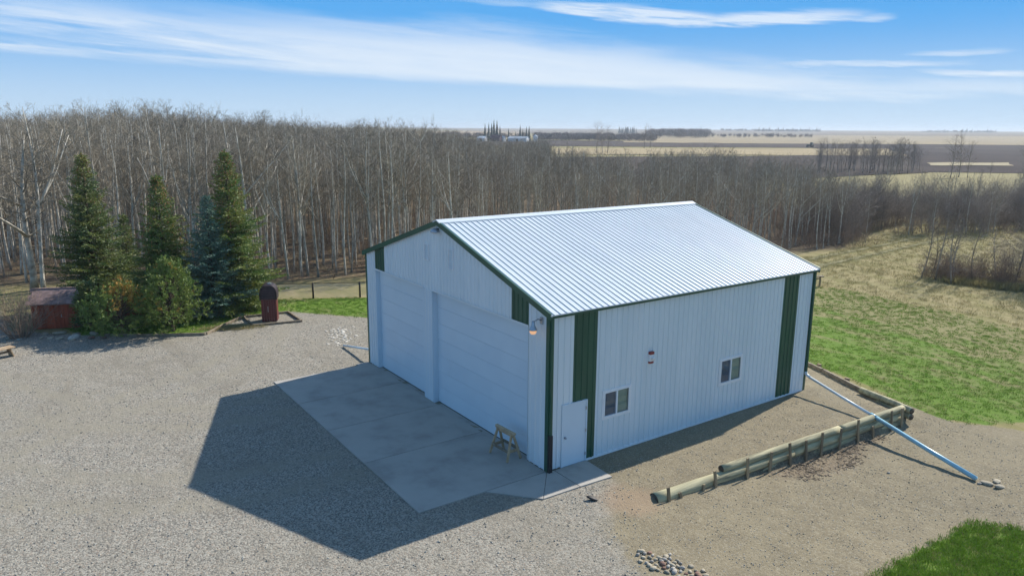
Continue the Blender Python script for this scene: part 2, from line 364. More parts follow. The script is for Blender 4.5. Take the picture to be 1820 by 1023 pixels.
def build_ground():
    def axis(c0, c1, fine, lo, hi, g=1.085):
        a = list(np.arange(c0, c1+1e-6, fine)); d = fine; x = c1
        while x < hi: d *= g; x += d; a.append(x)
        d = fine; x = c0; b = []
        while x > lo: d *= g; x -= d; b.append(x)
        return np.array(b[::-1]+a)
    xs = axis(-28, 13, 0.2, -6500, 6500); ys = axis(-16, 24, 0.2, -6500, 6500)
    X, Y = np.meshgrid(xs, ys, indexing='ij'); nx, ny = X.shape
    Z = ground_z(X, Y)
    Z += rng.normal(0, 1, X.shape)*0.006*(np.hypot(X, Y) < 60)
    V = np.stack([X, Y, Z], -1).reshape(-1, 3)
    I = np.arange(nx*ny).reshape(nx, ny)
    Q = np.stack([I[:-1, :-1], I[1:, :-1], I[1:, 1:], I[:-1, 1:]], -1).reshape(-1, 4)
    # ---- ground material
    mt, n, b = principled('ground')
    geo = n.n('ShaderNodeNewGeometry'); pos = geo.outputs['Position']
    za = n.n('ShaderNodeAttribute', attribute_name='zone_a'); zb = n.n('ShaderNodeAttribute', attribute_name='zone_b')
    sa = n.n('ShaderNodeSeparateColor'); n.l(za.outputs['Color'], sa.inputs[0]); sb = n.n('ShaderNodeSeparateColor'); n.l(zb.outputs['Color'], sb.inputs[0])
    big = n.noise(pos, 0.22, 5); mid = n.noise(pos, 1.3, 6, 0.6); fine = n.noise(pos, 9.0, 6, 0.7); grit = n.noise(pos, 45, 3, 0.7)
    vor = n.n('ShaderNodeTexVoronoi'); vor.inputs['Scale'].default_value = 28; n.l(pos, vor.inputs['Vector'])
    sv = n.n('ShaderNodeSeparateColor'); n.l(vor.outputs['Color'], sv.inputs[0])
    def msk(sock, amp=0.5, soft=0.12, src=None):
        return n.sm(n.m('ADD', sock, n.m('MULTIPLY', n.m('SUBTRACT', src or mid, 0.5), amp)), 0.5-soft, 0.5+soft)
    zc0 = n.n('ShaderNodeAttribute', attribute_name='zone_c'); sc0 = n.n('ShaderNodeSeparateColor'); n.l(zc0.outputs['Color'], sc0.inputs[0])
    # crushed stone
    g = n.mix(n.sm(sv.outputs[0], 0.0, 1.0), (0.145, 0.135, 0.115), (0.385, 0.358, 0.298))
    g = n.mix(n.m('MULTIPLY', n.sm(sv.outputs[1], 0.8, 0.95), 0.5), g, (0.40, 0.30, 0.22))
    g = n.mix(n.sm(n.m('ADD', n.m('MULTIPLY', big, 0.6), n.m('MULTIPLY', mid, 0.4)), 0.40, 0.66), g, n.mix(0.5, g, (0.265, 0.235, 0.178)))
    g = n.mix(n.m('MULTIPLY', n.sm(fine, 0.52, 0.75), 0.35), g, (0.17, 0.16, 0.143))
    patch = n.sm(n.noise(n.vscale(pos, (0.5, 1.0, 1)), 0.35, 7, 0.7, 1.2), 0.50, 0.72)
    g = n.mix(n.m('MULTIPLY', patch, 0.5), g, (0.19, 0.168, 0.13))
    g = n.mix(n.m('MULTIPLY', n.sm(n.noise(pos, 0.55, 6, 0.7, 0.8), 0.56, 0.75), 0.4), g, (0.37, 0.34, 0.285))
    lane = n.m('MULTIPLY', sc0.outputs[2], n.lin(mid, 0.3, 0.65, 0.15, 0.75))
    g = n.mix(lane, g, n.mix(n.sm(fine, 0.35, 0.65), (0.31, 0.28, 0.215), (0.25, 0.225, 0.172)))
    # bare earth
    d = n.mix(n.sm(mid, 0.3, 0.7), (0.250, 0.208, 0.132), (0.190, 0.158, 0.102))
    d = n.mix(n.m('MULTIPLY', n.sm(fine, 0.48, 0.68), 0.65), d, (0.165, 0.137, 0.092))
    d = n.mix(n.m('MULTIPLY', n.sm(n.noise(n.vscale(pos, (1.0, 0.55, 1)), 2.6, 7, 0.75, 1.5), 0.54, 0.68), 0.55), d, (0.155, 0.128, 0.088))
    d = n.mix(n.m('MULTIPLY', n.sm(sv.outputs[0], 0.70, 0.95), 0.45), d, (0.40, 0.36, 0.27))
    d = n.mix(n.m('MULTIPLY', n.sm(big, 0.45, 0.7), 0.5), d, (0.275, 0.232, 0.152))
    d = n.mix(n.m('MULTIPLY', n.sm(grit, 0.5, 0.66), 0.55), d, (0.33, 0.295, 0.22))
    # lawn, with dead thatch
    L = n.mix(n.sm(fine, 0.35, 0.65), (0.095, 0.175, 0.020), (0.140, 0.215, 0.032))
    streak = n.noise(n.vscale(pos, (0.35, 1.1, 1)), 0.9, 6, 0.65)
    thatch = n.sm(n.m('ADD', n.m('ADD', n.m('MULTIPLY', streak, 0.75), n.m('MULTIPLY', fine, 0.25)), n.m('MULTIPLY', sb.outputs[2], 0.22)), 0.48, 0.65)
    L = n.mix(n.m('MULTIPLY', thatch, 0.8), L, n.mix(n.sm(fine, 0.4, 0.7), (0.30, 0.25, 0.125), (0.19, 0.15, 0.085)))
    # dry pasture
    P = n.mix(n.sm(streak, 0.34, 0.66), (0.315, 0.260, 0.132), (0.220, 0.200, 0.078))
    P = n.mix(n.m('MULTIPLY', n.sm(mid, 0.5, 0.7), 0.5), P, (0.40, 0.33, 0.19))
    P = n.mix(n.m('MULTIPLY', n.sm(fine, 0.5, 0.7), 0.4), P, (0.13, 0.115, 0.05))
    P = n.mix(n.m('MULTIPLY', sb.outputs[1], n.lin(mid, 0.3, 0.7, 0.55, 1.0)), P, (0.135, 0.140, 0.045))
    # leaf litter under the wood
    F = n.mix(n.sm(mid, 0.35, 0.65), (0.135, 0.092, 0.062), (0.21, 0.165, 0.095))
    F = n.mix(n.m('MULTIPLY', n.sm(fine, 0.5, 0.72), 0.5), F, (0.075, 0.052, 0.04))
    c = P
    c = n.mix(msk(sa.outputs[2], 0.4, 0.2), c, F)
    c = n.mix(msk(sb.outputs[0], 0.5, 0.12), c, d)                      # earth
    c = n.mix(msk(sa.outputs[1], 0.45, 0.10), c, L)                     # lawn
    c = n.mix(msk(sa.outputs[0], 0.7, 0.22), c, g)                      # crushed stone
    za2 = n.n('ShaderNodeAttribute', attribute_name='zone_c'); sc_ = n.n('ShaderNodeSeparateColor'); n.l(za2.outputs['Color'], sc_.inputs[0])
    chip = n.mix(n.sm(sv.outputs[0], 0.2, 0.8), (0.10, 0.072, 0.052), (0.25, 0.19, 0.13))
    c = n.mix(n.m('MULTIPLY', msk(sc_.outputs[0], 0.9, 0.35, fine), 0.6), c, chip)
    c = n.mix(n.m('MULTIPLY', msk(sc_.outputs[1], 0.9, 0.3), 0.6), c, (0.33, 0.235, 0.155))
    n.l(c, b.inputs['Base Color']); b.inputs['Roughness'].default_value = 0.95; b.inputs['Specular IOR Level'].default_value = 0.15
    bp = n.n('ShaderNodeBump'); bp.inputs['Strength'].default_value = 0.55; bp.inputs['Distance'].default_value = 0.05
    hgt = n.m('ADD', n.m('ADD', n.m('MULTIPLY', fine, 0.8), n.m('MULTIPLY', mid, 1.2)), n.m('MULTIPLY', vor.outputs['Distance'], -0.35))
    n.l(hgt, bp.inputs['Height']); n.l(bp.outputs[0], b.inputs['Normal'])
    me = np_mesh('ground', V, Q, ['ground'], smooth=True)
    x, y = X.ravel(), Y.ravel()
    yard = mask(x, y, YARD, 0.5); grey = mask(x, y, GREY, 1.1)
    right = sstep(1.5, 3.0, x+np.maximum(0, y-13)*0.0)*sstep(-40, -30, y)*(1-sstep(14.5, 16.6, y-0.9*np.maximum(0, x-4.6)))
    earth = np.maximum(yard, right)
    earth = np.maximum(earth, mask(x, y, [(-13.2, -1), (0.5, -1), (3.4, 0), (3.6, 14.6), (0, 15.6), (-14, 16.5), (-21, 4), (-17, -1)], 0.6))
    lawn = np.maximum.reduce([mask(x, y, LAWN_L, 0.35), mask(x, y, LAWN_LL, 0.5), mask(x, y, LAWN_R, 0.5), mask(x, y, LAWN_B, 0.3)])
    forest = mask(x, y, FOREST, 3.0)
    tr = np.zeros_like(x)
    for off in (-0.95, 0.95):
        P2 = [(px+off*1.0, py+off*0.3) for px, py in TRACK]; dd = np.full(x.shape, 1e9)
        for a, bb in zip(P2[:-1], P2[1:]):
            a = np.array(a); e = np.array(bb)-a; t = np.clip(((x-a[0])*e[0]+(y-a[1])*e[1])/(e@e), 0, 1); dd = np.minimum(dd, np.hypot(x-a[0]-t*e[0], y-a[1]-t*e[1]))
        tr = np.maximum(tr, 1-sstep(0.25, 0.8, dd))
    thatchy = sstep(20, 31, y)*1.0 + sstep(-26, -28, x)*0.8
    def setc(nm, r, gg, bb):
        at = me.color_attributes.new(nm, 'FLOAT_COLOR', 'POINT')
        at.data.foreach_set('color', np.stack([r, gg, bb, np.ones_like(r)], -1).astype(np.float32).ravel())
    setc('zone_a', yard*grey, lawn, forest)
    setc('zone_b', earth, tr, np.clip(thatchy, 0, 1))
    sandy = np.exp(-((x-2.6)**2+(y-0.9)**2)/0.9)
    lane = np.zeros_like(x)
    for cv in ([(-9.9, -4.4), (-10.2, -7.5), (-12.5, -11), (-18, -14), (-30, -17), (-60, -20)], [(-4.0, -4.4), (-4.2, -8), (-6.5, -12), (-12, -16), (-26, -20), (-60, -26)], [(-22, -1.5), (-17, -4), (-14, -8), (-11, -14), (-6, -20), (2, -30)]):
        cv = np.array(cv, float); tt = np.linspace(0, len(cv)-1, 60); cx = np.interp(tt, np.arange(len(cv)), cv[:, 0]); cy = np.interp(tt, np.arange(len(cv)), cv[:, 1])
        for _ in range(6): cx[1:-1] = (cx[:-2]+2*cx[1:-1]+cx[2:])/4; cy[1:-1] = (cy[:-2]+2*cy[1:-1]+cy[2:])/4
        dm = np.full(x.shape, 1e9); near = np.hypot(x+15, y+10) < 50
        for a0, b0, a1, b1 in zip(cx[:-1], cy[:-1], cx[1:], cy[1:]):
            ex, ey = a1-a0, b1-b0; tq = np.clip(((x[near]-a0)*ex+(y[near]-b0)*ey)/(ex*ex+ey*ey+1e-9), 0, 1); dm[near] = np.minimum(dm[near], np.hypot(x[near]-a0-tq*ex, y[near]-b0-tq*ey))
        lane = np.maximum(lane, 1-sstep(0.15, 0.55, np.abs(dm-0.85)))
    setc('zone_c', mask(x, y, CHIPS, 0.6), np.clip(sandy, 0, 1), lane)
    return structure(link('ground', me))
build_ground()

# far fields: sheets that follow the land, one crop each
def field(name, poly, c1, c2, lift, scale=0.02, nsub=24, furrow=0.0):
    mn = 'soil_'+c1[0]; mt, n, b = principled(mn)
    geo = n.n('ShaderNodeNewGeometry'); v = n.vscale(geo.outputs['Position'], (0.4, 1, 1))
    f = n.sm(n.noise(v, scale, 6, 0.6), 0.35, 0.65); f2 = n.sm(n.noise(geo.outputs['Position'], scale*12, 5, 0.7), 0.4, 0.7)
    col = n.mix(f, c1[1], c2); col = n.mix(n.m('MULTIPLY', f2, 0.3), col, tuple(q*0.7 for q in c1[1]))
    n.l(col, b.inputs['Base Color']); b.inputs['Roughness'].default_value = 1.0; b.inputs['Specular IOR Level'].default_value = 0.05
    A, B, C, D = [np.array(p, float) for p in poly]
    s = np.linspace(0, 1, nsub+1); S, T = np.meshgrid(s, s, indexing='ij')
    P = ((1-S)*(1-T))[..., None]*A+(S*(1-T))[..., None]*B+(S*T)[..., None]*C+((1-S)*T)[..., None]*D
    wob = np.sin(S*9+T*5+len(name))*4*np.clip(np.hypot(P[..., 0], P[..., 1])/400, 0.1, 6)
    P[..., 1] += wob*(T-0.5)
    Z = ground_z(P[..., 0], P[..., 1])+lift
    V = np.concatenate([P, Z[..., None]], -1).reshape(-1, 3); I = np.arange((nsub+1)**2).reshape(nsub+1, nsub+1)
    Q = np.stack([I[:-1, :-1], I[1:, :-1], I[1:, 1:], I[:-1, 1:]], -1).reshape(-1, 4)
    return structure(link(name, np_mesh(name, V, Q, [mn], smooth=True)))
FWD = np.array([math.sin(YAW), math.cos(YAW)]); RGT = np.array([math.cos(YAW), -math.sin(YAW)]); BASE = np.array(CAM_LOC[:2])
def bear(d, t):      # ground point d metres out on the view bearing, t = sideways per metre (right +)
    return tuple(BASE+FWD*d+RGT*(d*t))
field('ploughed_field', [bear(190, 0.54), bear(178, 1.2), bear(620, 1.2), bear(620, 0.38)], ('plough', (0.050, 0.040, 0.038)), (0.075, 0.060, 0.054), 0.10)
field('ploughed_field', [bear(125, 0.02), bear(186, 0.56), bear(330, 0.52), bear(270, 0.02)], ('plough_b', (0.062, 0.050, 0.044)), (0.085, 0.068, 0.056), 0.14)
field('ploughed_field', [bear(455, -0.25), bear(455, 0.42), bear(640, 0.42), bear(760, -0.25)], ('plough_c', (0.070, 0.056, 0.050)), (0.095, 0.078, 0.068), 0.18)
field('stubble_field', [bear(305, 0.06), bear(318, 0.53), bear(440, 0.50), bear(400, 0.05)], ('stubble', (0.40, 0.32, 0.19)), (0.34, 0.27, 0.165), 0.22)
field('stubble_field', [bear(600, 0.15), bear(600, 1.3), bear(1350, 1.3), bear(1350, 0.15)], ('stubble_b', (0.36, 0.29, 0.18)), (0.30, 0.245, 0.16), 0.30)
field('stubble_field', [bear(226, 0.565), bear(226, 0.675), bear(250, 0.665), bear(246, 0.56)], ('stubble_c', (0.43, 0.37, 0.24)), (0.37, 0.31, 0.20), 0.22, 0.05)
field('pasture_field', [bear(1340, 0.05), bear(1340, 1.3), bear(4600, 1.3), bear(4600, -0.2)], ('pasture', (0.24, 0.20, 0.15)), (0.19, 0.165, 0.135), 0.5, 0.004)
field('stubble_field', [bear(900, -0.20), bear(900, 0.02), bear(1800, 0.02), bear(1800, -0.20)], ('stubble_d', (0.40, 0.30, 0.19)), (0.34, 0.27, 0.18), 0.45, 0.004)

# wheel tracks worn through the pasture
mt, n, b = principled('worn_track'); geo = n.n('ShaderNodeNewGeometry')
f = n.sm(n.noise(geo.outputs['Position'], 1.6, 6, 0.7), 0.35, 0.65); n.l(n.mix(f, (0.125, 0.120, 0.045), (0.235, 0.205, 0.095)), b.inputs['Base Color']); b.inputs['Roughness'].default_value = 1.0
tk = bpy.data.objects.new('pasture_track', None); COL.objects.link(tk); structure(tk)
tp = np.array(TRACK); tt = np.linspace(0, len(tp)-1, 150); cx = np.interp(tt, np.arange(len(tp)), tp[:, 0]); cy = np.interp(tt, np.arange(len(tp)), tp[:, 1])
for _ in range(30): cx[1:-1] = (cx[:-2]+2*cx[1:-1]+cx[2:])/4; cy[1:-1] = (cy[:-2]+2*cy[1:-1]+cy[2:])/4
tx, ty = np.gradient(cx), np.gradient(cy); tl = np.hypot(tx, ty); nxn, nyn = ty/tl, -tx/tl
for off in (-0.95, 0.95):
    wl_ = 0.24+0.13*rng.uniform(-1, 1, 150); wr_ = 0.24+0.13*rng.uniform(-1, 1, 150); vs = []
    for i in range(150):
        for o_ in (off-wl_[i], off+wr_[i]):
            px_, py_ = cx[i]+nxn[i]*o_, cy[i]+nyn[i]*o_; vs.append((px_, py_, gz(px_, py_)+0.035))
    MB().add(vs, [(2*i, 2*i+1, 2*i+3, 2*i+2) for i in range(149)]).build('wheel_rut', 'worn_track', tk)

# ------------------------------------------------------------------ the shop building
WID, LEN, EAVE, RIDGE = 12.83, 12.92, 4.98, 6.93
def roof_z(x): return EAVE+(RIDGE-EAVE)*(1-abs(x+WID/2)/(WID/2))
shop = thing('shop_building', 'white ribbed-steel shop with two tall overhead doors, green corner bands and low gable roof', 'shop')
RIB = 0.030
def panel(u0, u1, ztop, zbot, wallmap, matname, openings=(), ribs=4, mid=None):
    a, b = min(u0, u1), max(u0, u1); w = (b-a)/ribs
    prof = {a: 0.0, b: 0.0}
    for i in range(ribs):
        c = a+(i+0.5)*w
        for du, h in ((-0.034, 0), (-0.016, RIB), (0.016, RIB), (0.034, 0)): prof[round(c+du, 5)] = h
        for du in (-w*0.32, w*0.32):       # the two small stiffening ribs between
            pass
    us = sorted(prof)
    def off(u):
        for p, q in zip(us[:-1], us[1:]):
            if p <= u <= q: return prof[p]+(prof[q]-prof[p])*((u-p)/(q-p) if q > p else 0)
        return 0.0
    cuts = set(us)
    for o in openings:
        for u in o[:2]:
            if a < u < b: cuts.add(u)
    if mid is not None and a < mid < b: cuts.add(mid)
    cs = sorted(cuts); mb = MB()
    for p, q in zip(cs[:-1], cs[1:]):
        if q-p < 1e-5: continue
        mu = (p+q)/2; iv = [(zbot, None)]
        for (o0, o1, z0, z1) in openings:
            if o0 < mu < o1:
                new = []
                for lo, hi in iv:
                    h = 99 if hi is None else hi
                    if z0 > lo: new.append((lo, z0))
                    if z1 < h: new.append((z1, hi))
                iv = new
        for lo, hi in iv:
            hp, hq = (ztop(p), ztop(q)) if hi is None else (hi, hi)
            mb.add([wallmap(p, off(p), lo), wallmap(q, off(q), lo), wallmap(q, off(q), hq), wallmap(p, off(p), hp)], [(0, 1, 2, 3)])
    return mb.build('wall_panel', matname, shop)
rightmap = lambda u, v, z: (v, u, z)
leftmap = lambda u, v, z: (-WID-v, u, z)
frontmap = lambda u, v, z: (u, -v, z)
backmap = lambda u, v, z: (u, LEN+v, z)
DOOR = (0.50, 1.50, 0.0, 2.05)
WINS = [(2.17, 3.29, 1.25, 2.12), (7.66, 8.86, 1.25, 2.17)]
WINS = [(2.17, 3.29, 1.25, 2.12), (7.68, 8.84, 1.26, 2.17)]
pw = LEN/14
for i in range(14):
    green = i in (1, 12)
    panel(i*pw, (i+1)*pw, lambda u: EAVE-0.02, 0.06, rightmap, 'green_steel' if green else 'white_steel', [DOOR]+WINS)
    panel(i*pw, (i+1)*pw, lambda u: EAVE-0.02, 0.06, leftmap, 'green_steel' if green else 'white_steel')
DTOP = 4.33
G1, G2 = (-11.93, -7.70), (-6.98, -1.03)     # overhead door openings along the front
OPEN = [(G1[0], G1[1], 0, DTOP), (G2[0], G2[1], 0, DTOP)]
fx = [0, -1.02, -1.93]+[-1.93-(11.02-1.93)/10*(k+1) for k in range(10)]+[-11.93, -WID]
for i, (a, b) in enumerate(zip(fx[:-1], fx[1:])):
    green = i in (1, len(fx)-3)
    panel(a, b, lambda u: roof_z(u)-0.03, 0.03, frontmap, 'green_steel' if green else 'white_steel', OPEN, mid=-WID/2)
    panel(a, b, lambda u: roof_z(u)-0.03, 0.06, backmap, 'green_steel' if green else 'white_steel', mid=-WID/2)
# base strip, corner trim, eave fascia, rake trim
def trim(name, boxes, matname):
    mb = MB()
    for bx in boxes: mb.box(*bx)
    return mb.build(name, matname, shop)
trim('base_strip', [(0.002, 0.030, 1.52, LEN, 0.0, 0.065)], 'vinyl_white')
trim('base_strip', [(-WID-0.03, -WID-0.002, 0, LEN, 0.0, 0.065)], 'vinyl_white')
trim('base_strip', [(-WID, 0, LEN+0.002, LEN+0.03, 0.0, 0.065)], 'vinyl_white')
for cx, sx in ((0, 1), (-WID, -1)):
    for cy, sy in ((0, -1), (LEN, 1)):
        x0, x1 = sorted((cx+sx*0.032, cx-sx*0.12)); y0, y1 = sorted((cy+sy*0.032, cy-sy*0.0))
        xa, xb = sorted((cx+sx*0.032, cx-sx*0.0)); ya, yb = sorted((cy+sy*0.0, cy-sy*0.12))
        trim('corner_trim', [(x0, x1, y0, y1, 0.01, EAVE-0.04), (xa, xb, ya, yb, 0.01, EAVE-0.04)], 'green_steel')
OV = 0.10
for sx, x in ((1, 0), (-1, -WID)):
    xa, xb = sorted((x+sx*0.026, x+sx*(OV+0.03)))
    trim('eave_fascia', [(xa, xb, -OV, LEN+OV, EAVE-0.17, EAVE-0.055)], 'green_steel')
def slope_pt(t, side):      # t 0 at eave edge, 1 at ridge
    xe = OV if side > 0 else -WID-OV
    ze = EAVE-(RIDGE-EAVE)/(WID/2)*OV
    return (xe+(-WID/2-xe)*t, ze+(RIDGE-ze)*t)
for side in (1, -1):
    for yy, nm in ((-OV-0.02, 'f'), (LEN+OV-0.03, 'b')):
        mb = MB(); (x0, z0), (x1, z1) = slope_pt(-0.01, side), slope_pt(1.0, side)
        d = 0.14
        mb.add([(x0, yy, z0-d), (x1, yy, z1-d), (x1, yy, z1+0.045), (x0, yy, z0+0.045), (x0, yy+0.05, z0-d), (x1, yy+0.05, z1-d), (x1, yy+0.05, z1+0.045), (x0, yy+0.05, z0+0.045)],
               [(0, 1, 2, 3), (7, 6, 5, 4), (0, 4, 5, 1), (1, 5, 6, 2), (2, 6, 7, 3), (3, 7, 4, 0)])
        mb.build('rake_trim', 'green_steel', shop)
        mb = MB()      # soffit return between rake and wall
        ya, yb = (-OV+0.03, -0.024) if nm == 'f' else (LEN+0.024, LEN+OV-0.03)
        mb.add([(x0, ya, z0-0.06), (x1, ya, z1-0.06), (x1, yb, z1-0.06), (x0, yb, z0-0.06)], [(0, 1, 2, 3)])
        mb.build('soffit', 'white_steel', shop)
# roof sheets, 14 to a side, four ribs each, and the ridge cap
nrm = (RIDGE-EAVE)/(WID/2); nl = math.hypot(1, nrm)
y_lo, y_hi = -OV, LEN+OV; rw = (y_hi-y_lo)/14
for side in (1, -1):
    for i in range(14):
        mb = MB(); a = y_lo+i*rw; ys = []
        w = rw/4
        for k in range(4):
            c = a+(k+0.5)*w
            ys += [(a+k*w, 0), (c-0.026, 0), (c-0.013, 0.027), (c+0.013, 0.027), (c+0.026, 0)]
        ys += [(a+rw, 0)]
        (x0, z0), (x1, z1) = slope_pt(-0.012, side), slope_pt(0.985, side)
        sx = side*nrm/nl; cz = 1/nl; dz_ = rng.normal(0, 0.0015)
        vs = []
        for yy, h in ys:
            vs += [(x0+sx*h, yy, z0+cz*h+dz_), (x1+sx*h, yy, z1+cz*h+dz_), (x0, yy, z0-0.03), (x1, yy, z1-0.03)]
        k4 = len(ys); fs = []
        for j in range(k4-1):
            p, q = 4*j, 4*j+4
            fs += [(p, q, q+1, p+1), (p+2, p+3, q+3, q+2), (p, p+2, q+2, q)]
        fs += [(0, 1, 3, 2), (4*k4-4, 4*k4-2, 4*k4-1, 4*k4-3)]
        mb.add(vs, fs); mb.build('roof_panel', 'roof_steel', shop)
mb = MB(); cap = 0.24
for side in (1, -1):
    pass
vs = []
for yy in (-OV-0.03, LEN+OV+0.03):
    vs += [(-WID/2+cap, yy, RIDGE-cap*nrm+0.045), (-WID/2, yy, RIDGE+0.065), (-WID/2-cap, yy, RIDGE-cap*nrm+0.045), (-WID/2+cap, yy, RIDGE-cap*nrm+0.005), (-WID/2, yy, RIDGE+0.02), (-WID/2-cap, yy, RIDGE-cap*nrm+0.005)]
mb.add(vs, [(0, 6, 7, 1), (1, 7, 8, 2), (0, 3, 9, 6), (2, 8, 11, 5), (0, 1, 4, 3), (1, 2, 5, 4), (6, 9, 10, 7), (7, 10, 11, 8), (3, 4, 10, 9), (4, 5, 11, 10)])
mb.build('ridge_cap', 'roof_steel', shop)
# floor inside, so nothing shows through
trim('floor_slab', [(-WID+0.05, -0.05, 0.25, LEN-0.05, 0.004, 0.02)], 'concrete')
# overhead doors: recessed sections, jambs and header
for (a, b) in (G1, G2):
    root = bpy.data.objects.new('overhead_door', None); COL.objects.link(root); root.parent = shop
    ns = 7; sh = (DTOP-0.04)/ns
    me = MB().box(a+0.01, b-0.01, 0.190, 0.235, 0.002, sh-0.003)
    base = me.mesh('door_section', 'door_white')
    for k in range(ns):
        o = link('door_section', base, root, 0.004); o.location = (0, 0, 0.03+k*sh)
    MB().box(a+0.01, b-0.01, 0.188, 0.24, 0.004, 0.034).build('bottom_seal', 'dark_rubber', root)
    MB().box(a+0.001, a+0.012, -0.005, 0.26, 0.005, DTOP).build('jamb', 'door_white', root)
    MB().box(b-0.012, b-0.001, -0.005, 0.26, 0.005, DTOP).build('jamb', 'door_white', root)
    MB().box(a+0.012, b-0.012, -0.005, 0.26, DTOP-0.012, DTOP-0.001).build('header', 'door_white', root)
    MB().box(a-0.03, b+0.03, -0.040, -0.031, DTOP-0.005, DTOP+0.05).build('header_trim', 'white_steel', root)
MB().box(G1[1]+0.012, G2[0]-0.012, -0.026, 0.25, 0.004, DTOP-0.006).build('door_post', 'door_white', shop)
# dark inside behind the doors
# walk-in door
dr = bpy.data.objects.new('walk_in_door', None); COL.objects.link(dr); dr.parent = shop
MB().box(0.000, 0.030, 0.555, 1.445, 0.035, 2.00).build('door_leaf', 'door_white', dr, bevel=0.004)
fr = MB().box(-0.03, 0.048, 0.502, 0.552, 0.03, 2.048).box(-0.03, 0.048, 1.448, 1.498, 0.03, 2.048).box(-0.03, 0.047, 0.552, 1.448, 2.003, 2.048).build('door_frame', 'door_white', dr, bevel=0.004)
MB().box(-0.03, 0.055, 0.502, 1.498, 0.004, 0.030).build('threshold', 'galvanised', dr)
kb = MB().tube([(0.03, 0.63, 0.98), (0.06, 0.63, 0.98), (0.065, 0.63, 0.98), (0.095, 0.63, 0.98)], [0.035, 0.018, 0.032, 0.026], 12); kb.build('door_knob', 'galvanised', dr, smooth=True)
for z in (0.28, 1.05, 1.78):
    MB().box(0.048, 0.056, 1.425, 1.465, z-0.05, z+0.05).build('hinge', 'galvanised', dr)
# windows
for (a, b, z0, z1) in WINS:
    w = bpy.data.objects.new('window', None); COL.objects.link(w); w.parent = shop
    mid = (a+b)/2; t = 0.055
    MB().box(-0.05, 0.045, a, b, z0, z0+t).box(-0.05, 0.045, a, b, z1-t, z1).box(-0.05, 0.044, a, a+t, z0+t, z1-t).box(-0.05, 0.044, b-t, b, z0+t, z1-t).box(-0.05, 0.040, mid-0.03, mid+0.03, z0+t, z1-t).build('window_frame', 'vinyl_white', w, bevel=0.004)
    MB().box(0.0, 0.034, a-0.05, b+0.05, z0-0.055, z0-0.001).box(0.0, 0.034, a-0.05, b+0.05, z1+0.001, z1+0.04).box(0.0, 0.033, a-0.05, a-0.001, z0, z1).box(0.0, 0.033, b+0.001, b+0.05, z0, z1).build('window_trim', 'vinyl_white', w, bevel=0.003)
    MB().box(0.006, 0.012, a+t, mid-0.03, z0+t, z1-t).build('pane', 'screen_glass', w)
    MB().box(0.006, 0.012, mid+0.03, b-t, z0+t, z1-t).build('pane', 'window_glass', w)
    MB().box(-0.022, -0.016, mid+0.03, b-t-0.03, z0+t+0.02, z1-t).build('blind', 'blind', w)
    MB().box(-0.022, -0.016, a+t, mid-0.03, z0+t, z1-t).build('insect_screen', 'screen_mesh', w)
# downspout at the near corner
ds = bpy.data.objects.new('downspout', None); COL.objects.link(ds); ds.parent = shop
MB().box(0.034, 0.115, 0.005, 0.085, 1.20, EAVE-0.16).build('downspout_pipe', 'green_steel', ds, bevel=0.006)
MB().box(0.030, 0.135, -0.03, 0.095, 0.03, 1.22).build('downspout_boot', 'dark_rubber', ds, bevel=0.008)
MB().box(0.034, 0.115, LEN-0.085, LEN-0.005, 0.72, EAVE-0.16).build('downspout_pipe', 'green_steel', ds, bevel=0.006)
MB().box(-WID-0.115, -WID-0.034, 0.30, 0.38, 0.6, EAVE-0.16).build('downspout_pipe', 'green_steel', ds, bevel=0.006)
# gable vents
for vx, z0, z1 in ((-7.34, 5.44, 5.98), (-5.58, 5.36, 6.02)):
    v = bpy.data.objects.new('gable_vent', None); COL.objects.link(v); v.parent = shop
    MB().box(vx-0.17, vx-0.14, -0.045, 0, z0, z1).box(vx+0.14, vx+0.17, -0.045, 0, z0, z1).box(vx-0.17, vx+0.17, -0.046, 0, z1, z1+0.03).box(vx-0.17, vx+0.17, -0.046, 0, z0-0.03, z0).build('vent_frame', 'vinyl_white', v)
    k = 7
    for i in range(k):
        zz = z0+(z1-z0)*(i+0.5)/k
        MB().bar((vx-0.14, -0.03, zz), (vx+0.14, -0.03, zz), 0.035, 0.008, up=(0, 0.6, 1)).build('louvre', 'vinyl_white', v)
# corner yard lamp: bell shade on a short arm, bulb lit
lp = thing('wall_lamp', 'lit bell-shaped yard lamp with orange glow high on the near corner of the shop', 'lamp', (-0.36, -0.33, 4.42))
MB().lathe([(0.03, 0.27), (0.05, 0.25), (0.055, 0.14), (0.065, 0.12), (0.12, 0.02), (0.125, 0.0)][::-1], 20).build('lamp_shade', 'galvanised', lp, smooth=True)
MB().tube([(0, 0, 0.24), (0, 0.18, 0.30), (0, 0.31, 0.24)], 0.02, 8).build('arm', 'galvanised', lp, smooth=True)
MB().box(-0.06, 0.06, 0.285, 0.328, 0.14, 0.34).build('mounting_plate', 'galvanised', lp)
MB().lathe([(0.02, -0.13), (0.07, -0.115), (0.098, -0.07), (0.105, -0.004)], 20).build('lens', 'lamp_glow', lp, smooth=True)
# gable floodlight under the ridge
gl = thing('gable_light', 'small unlit floodlight under the gable peak of the shop', 'lamp', (-6.42, -0.17, 6.58))
MB().lathe([(0.16, -0.03), (0.17, 0.0), (0.12, 0.07), (0.05, 0.10)], 16).build('lamp_shade', 'galvanised', gl, smooth=True)
MB().lathe([(0.03, -0.10), (0.10, -0.07), (0.12, -0.034)], 14).build('lens', 'vinyl_white', gl, smooth=True)
MB().box(-0.05, 0.05, 0.05, 0.168, 0.0, 0.10).build('bracket', 'post_dark', gl)
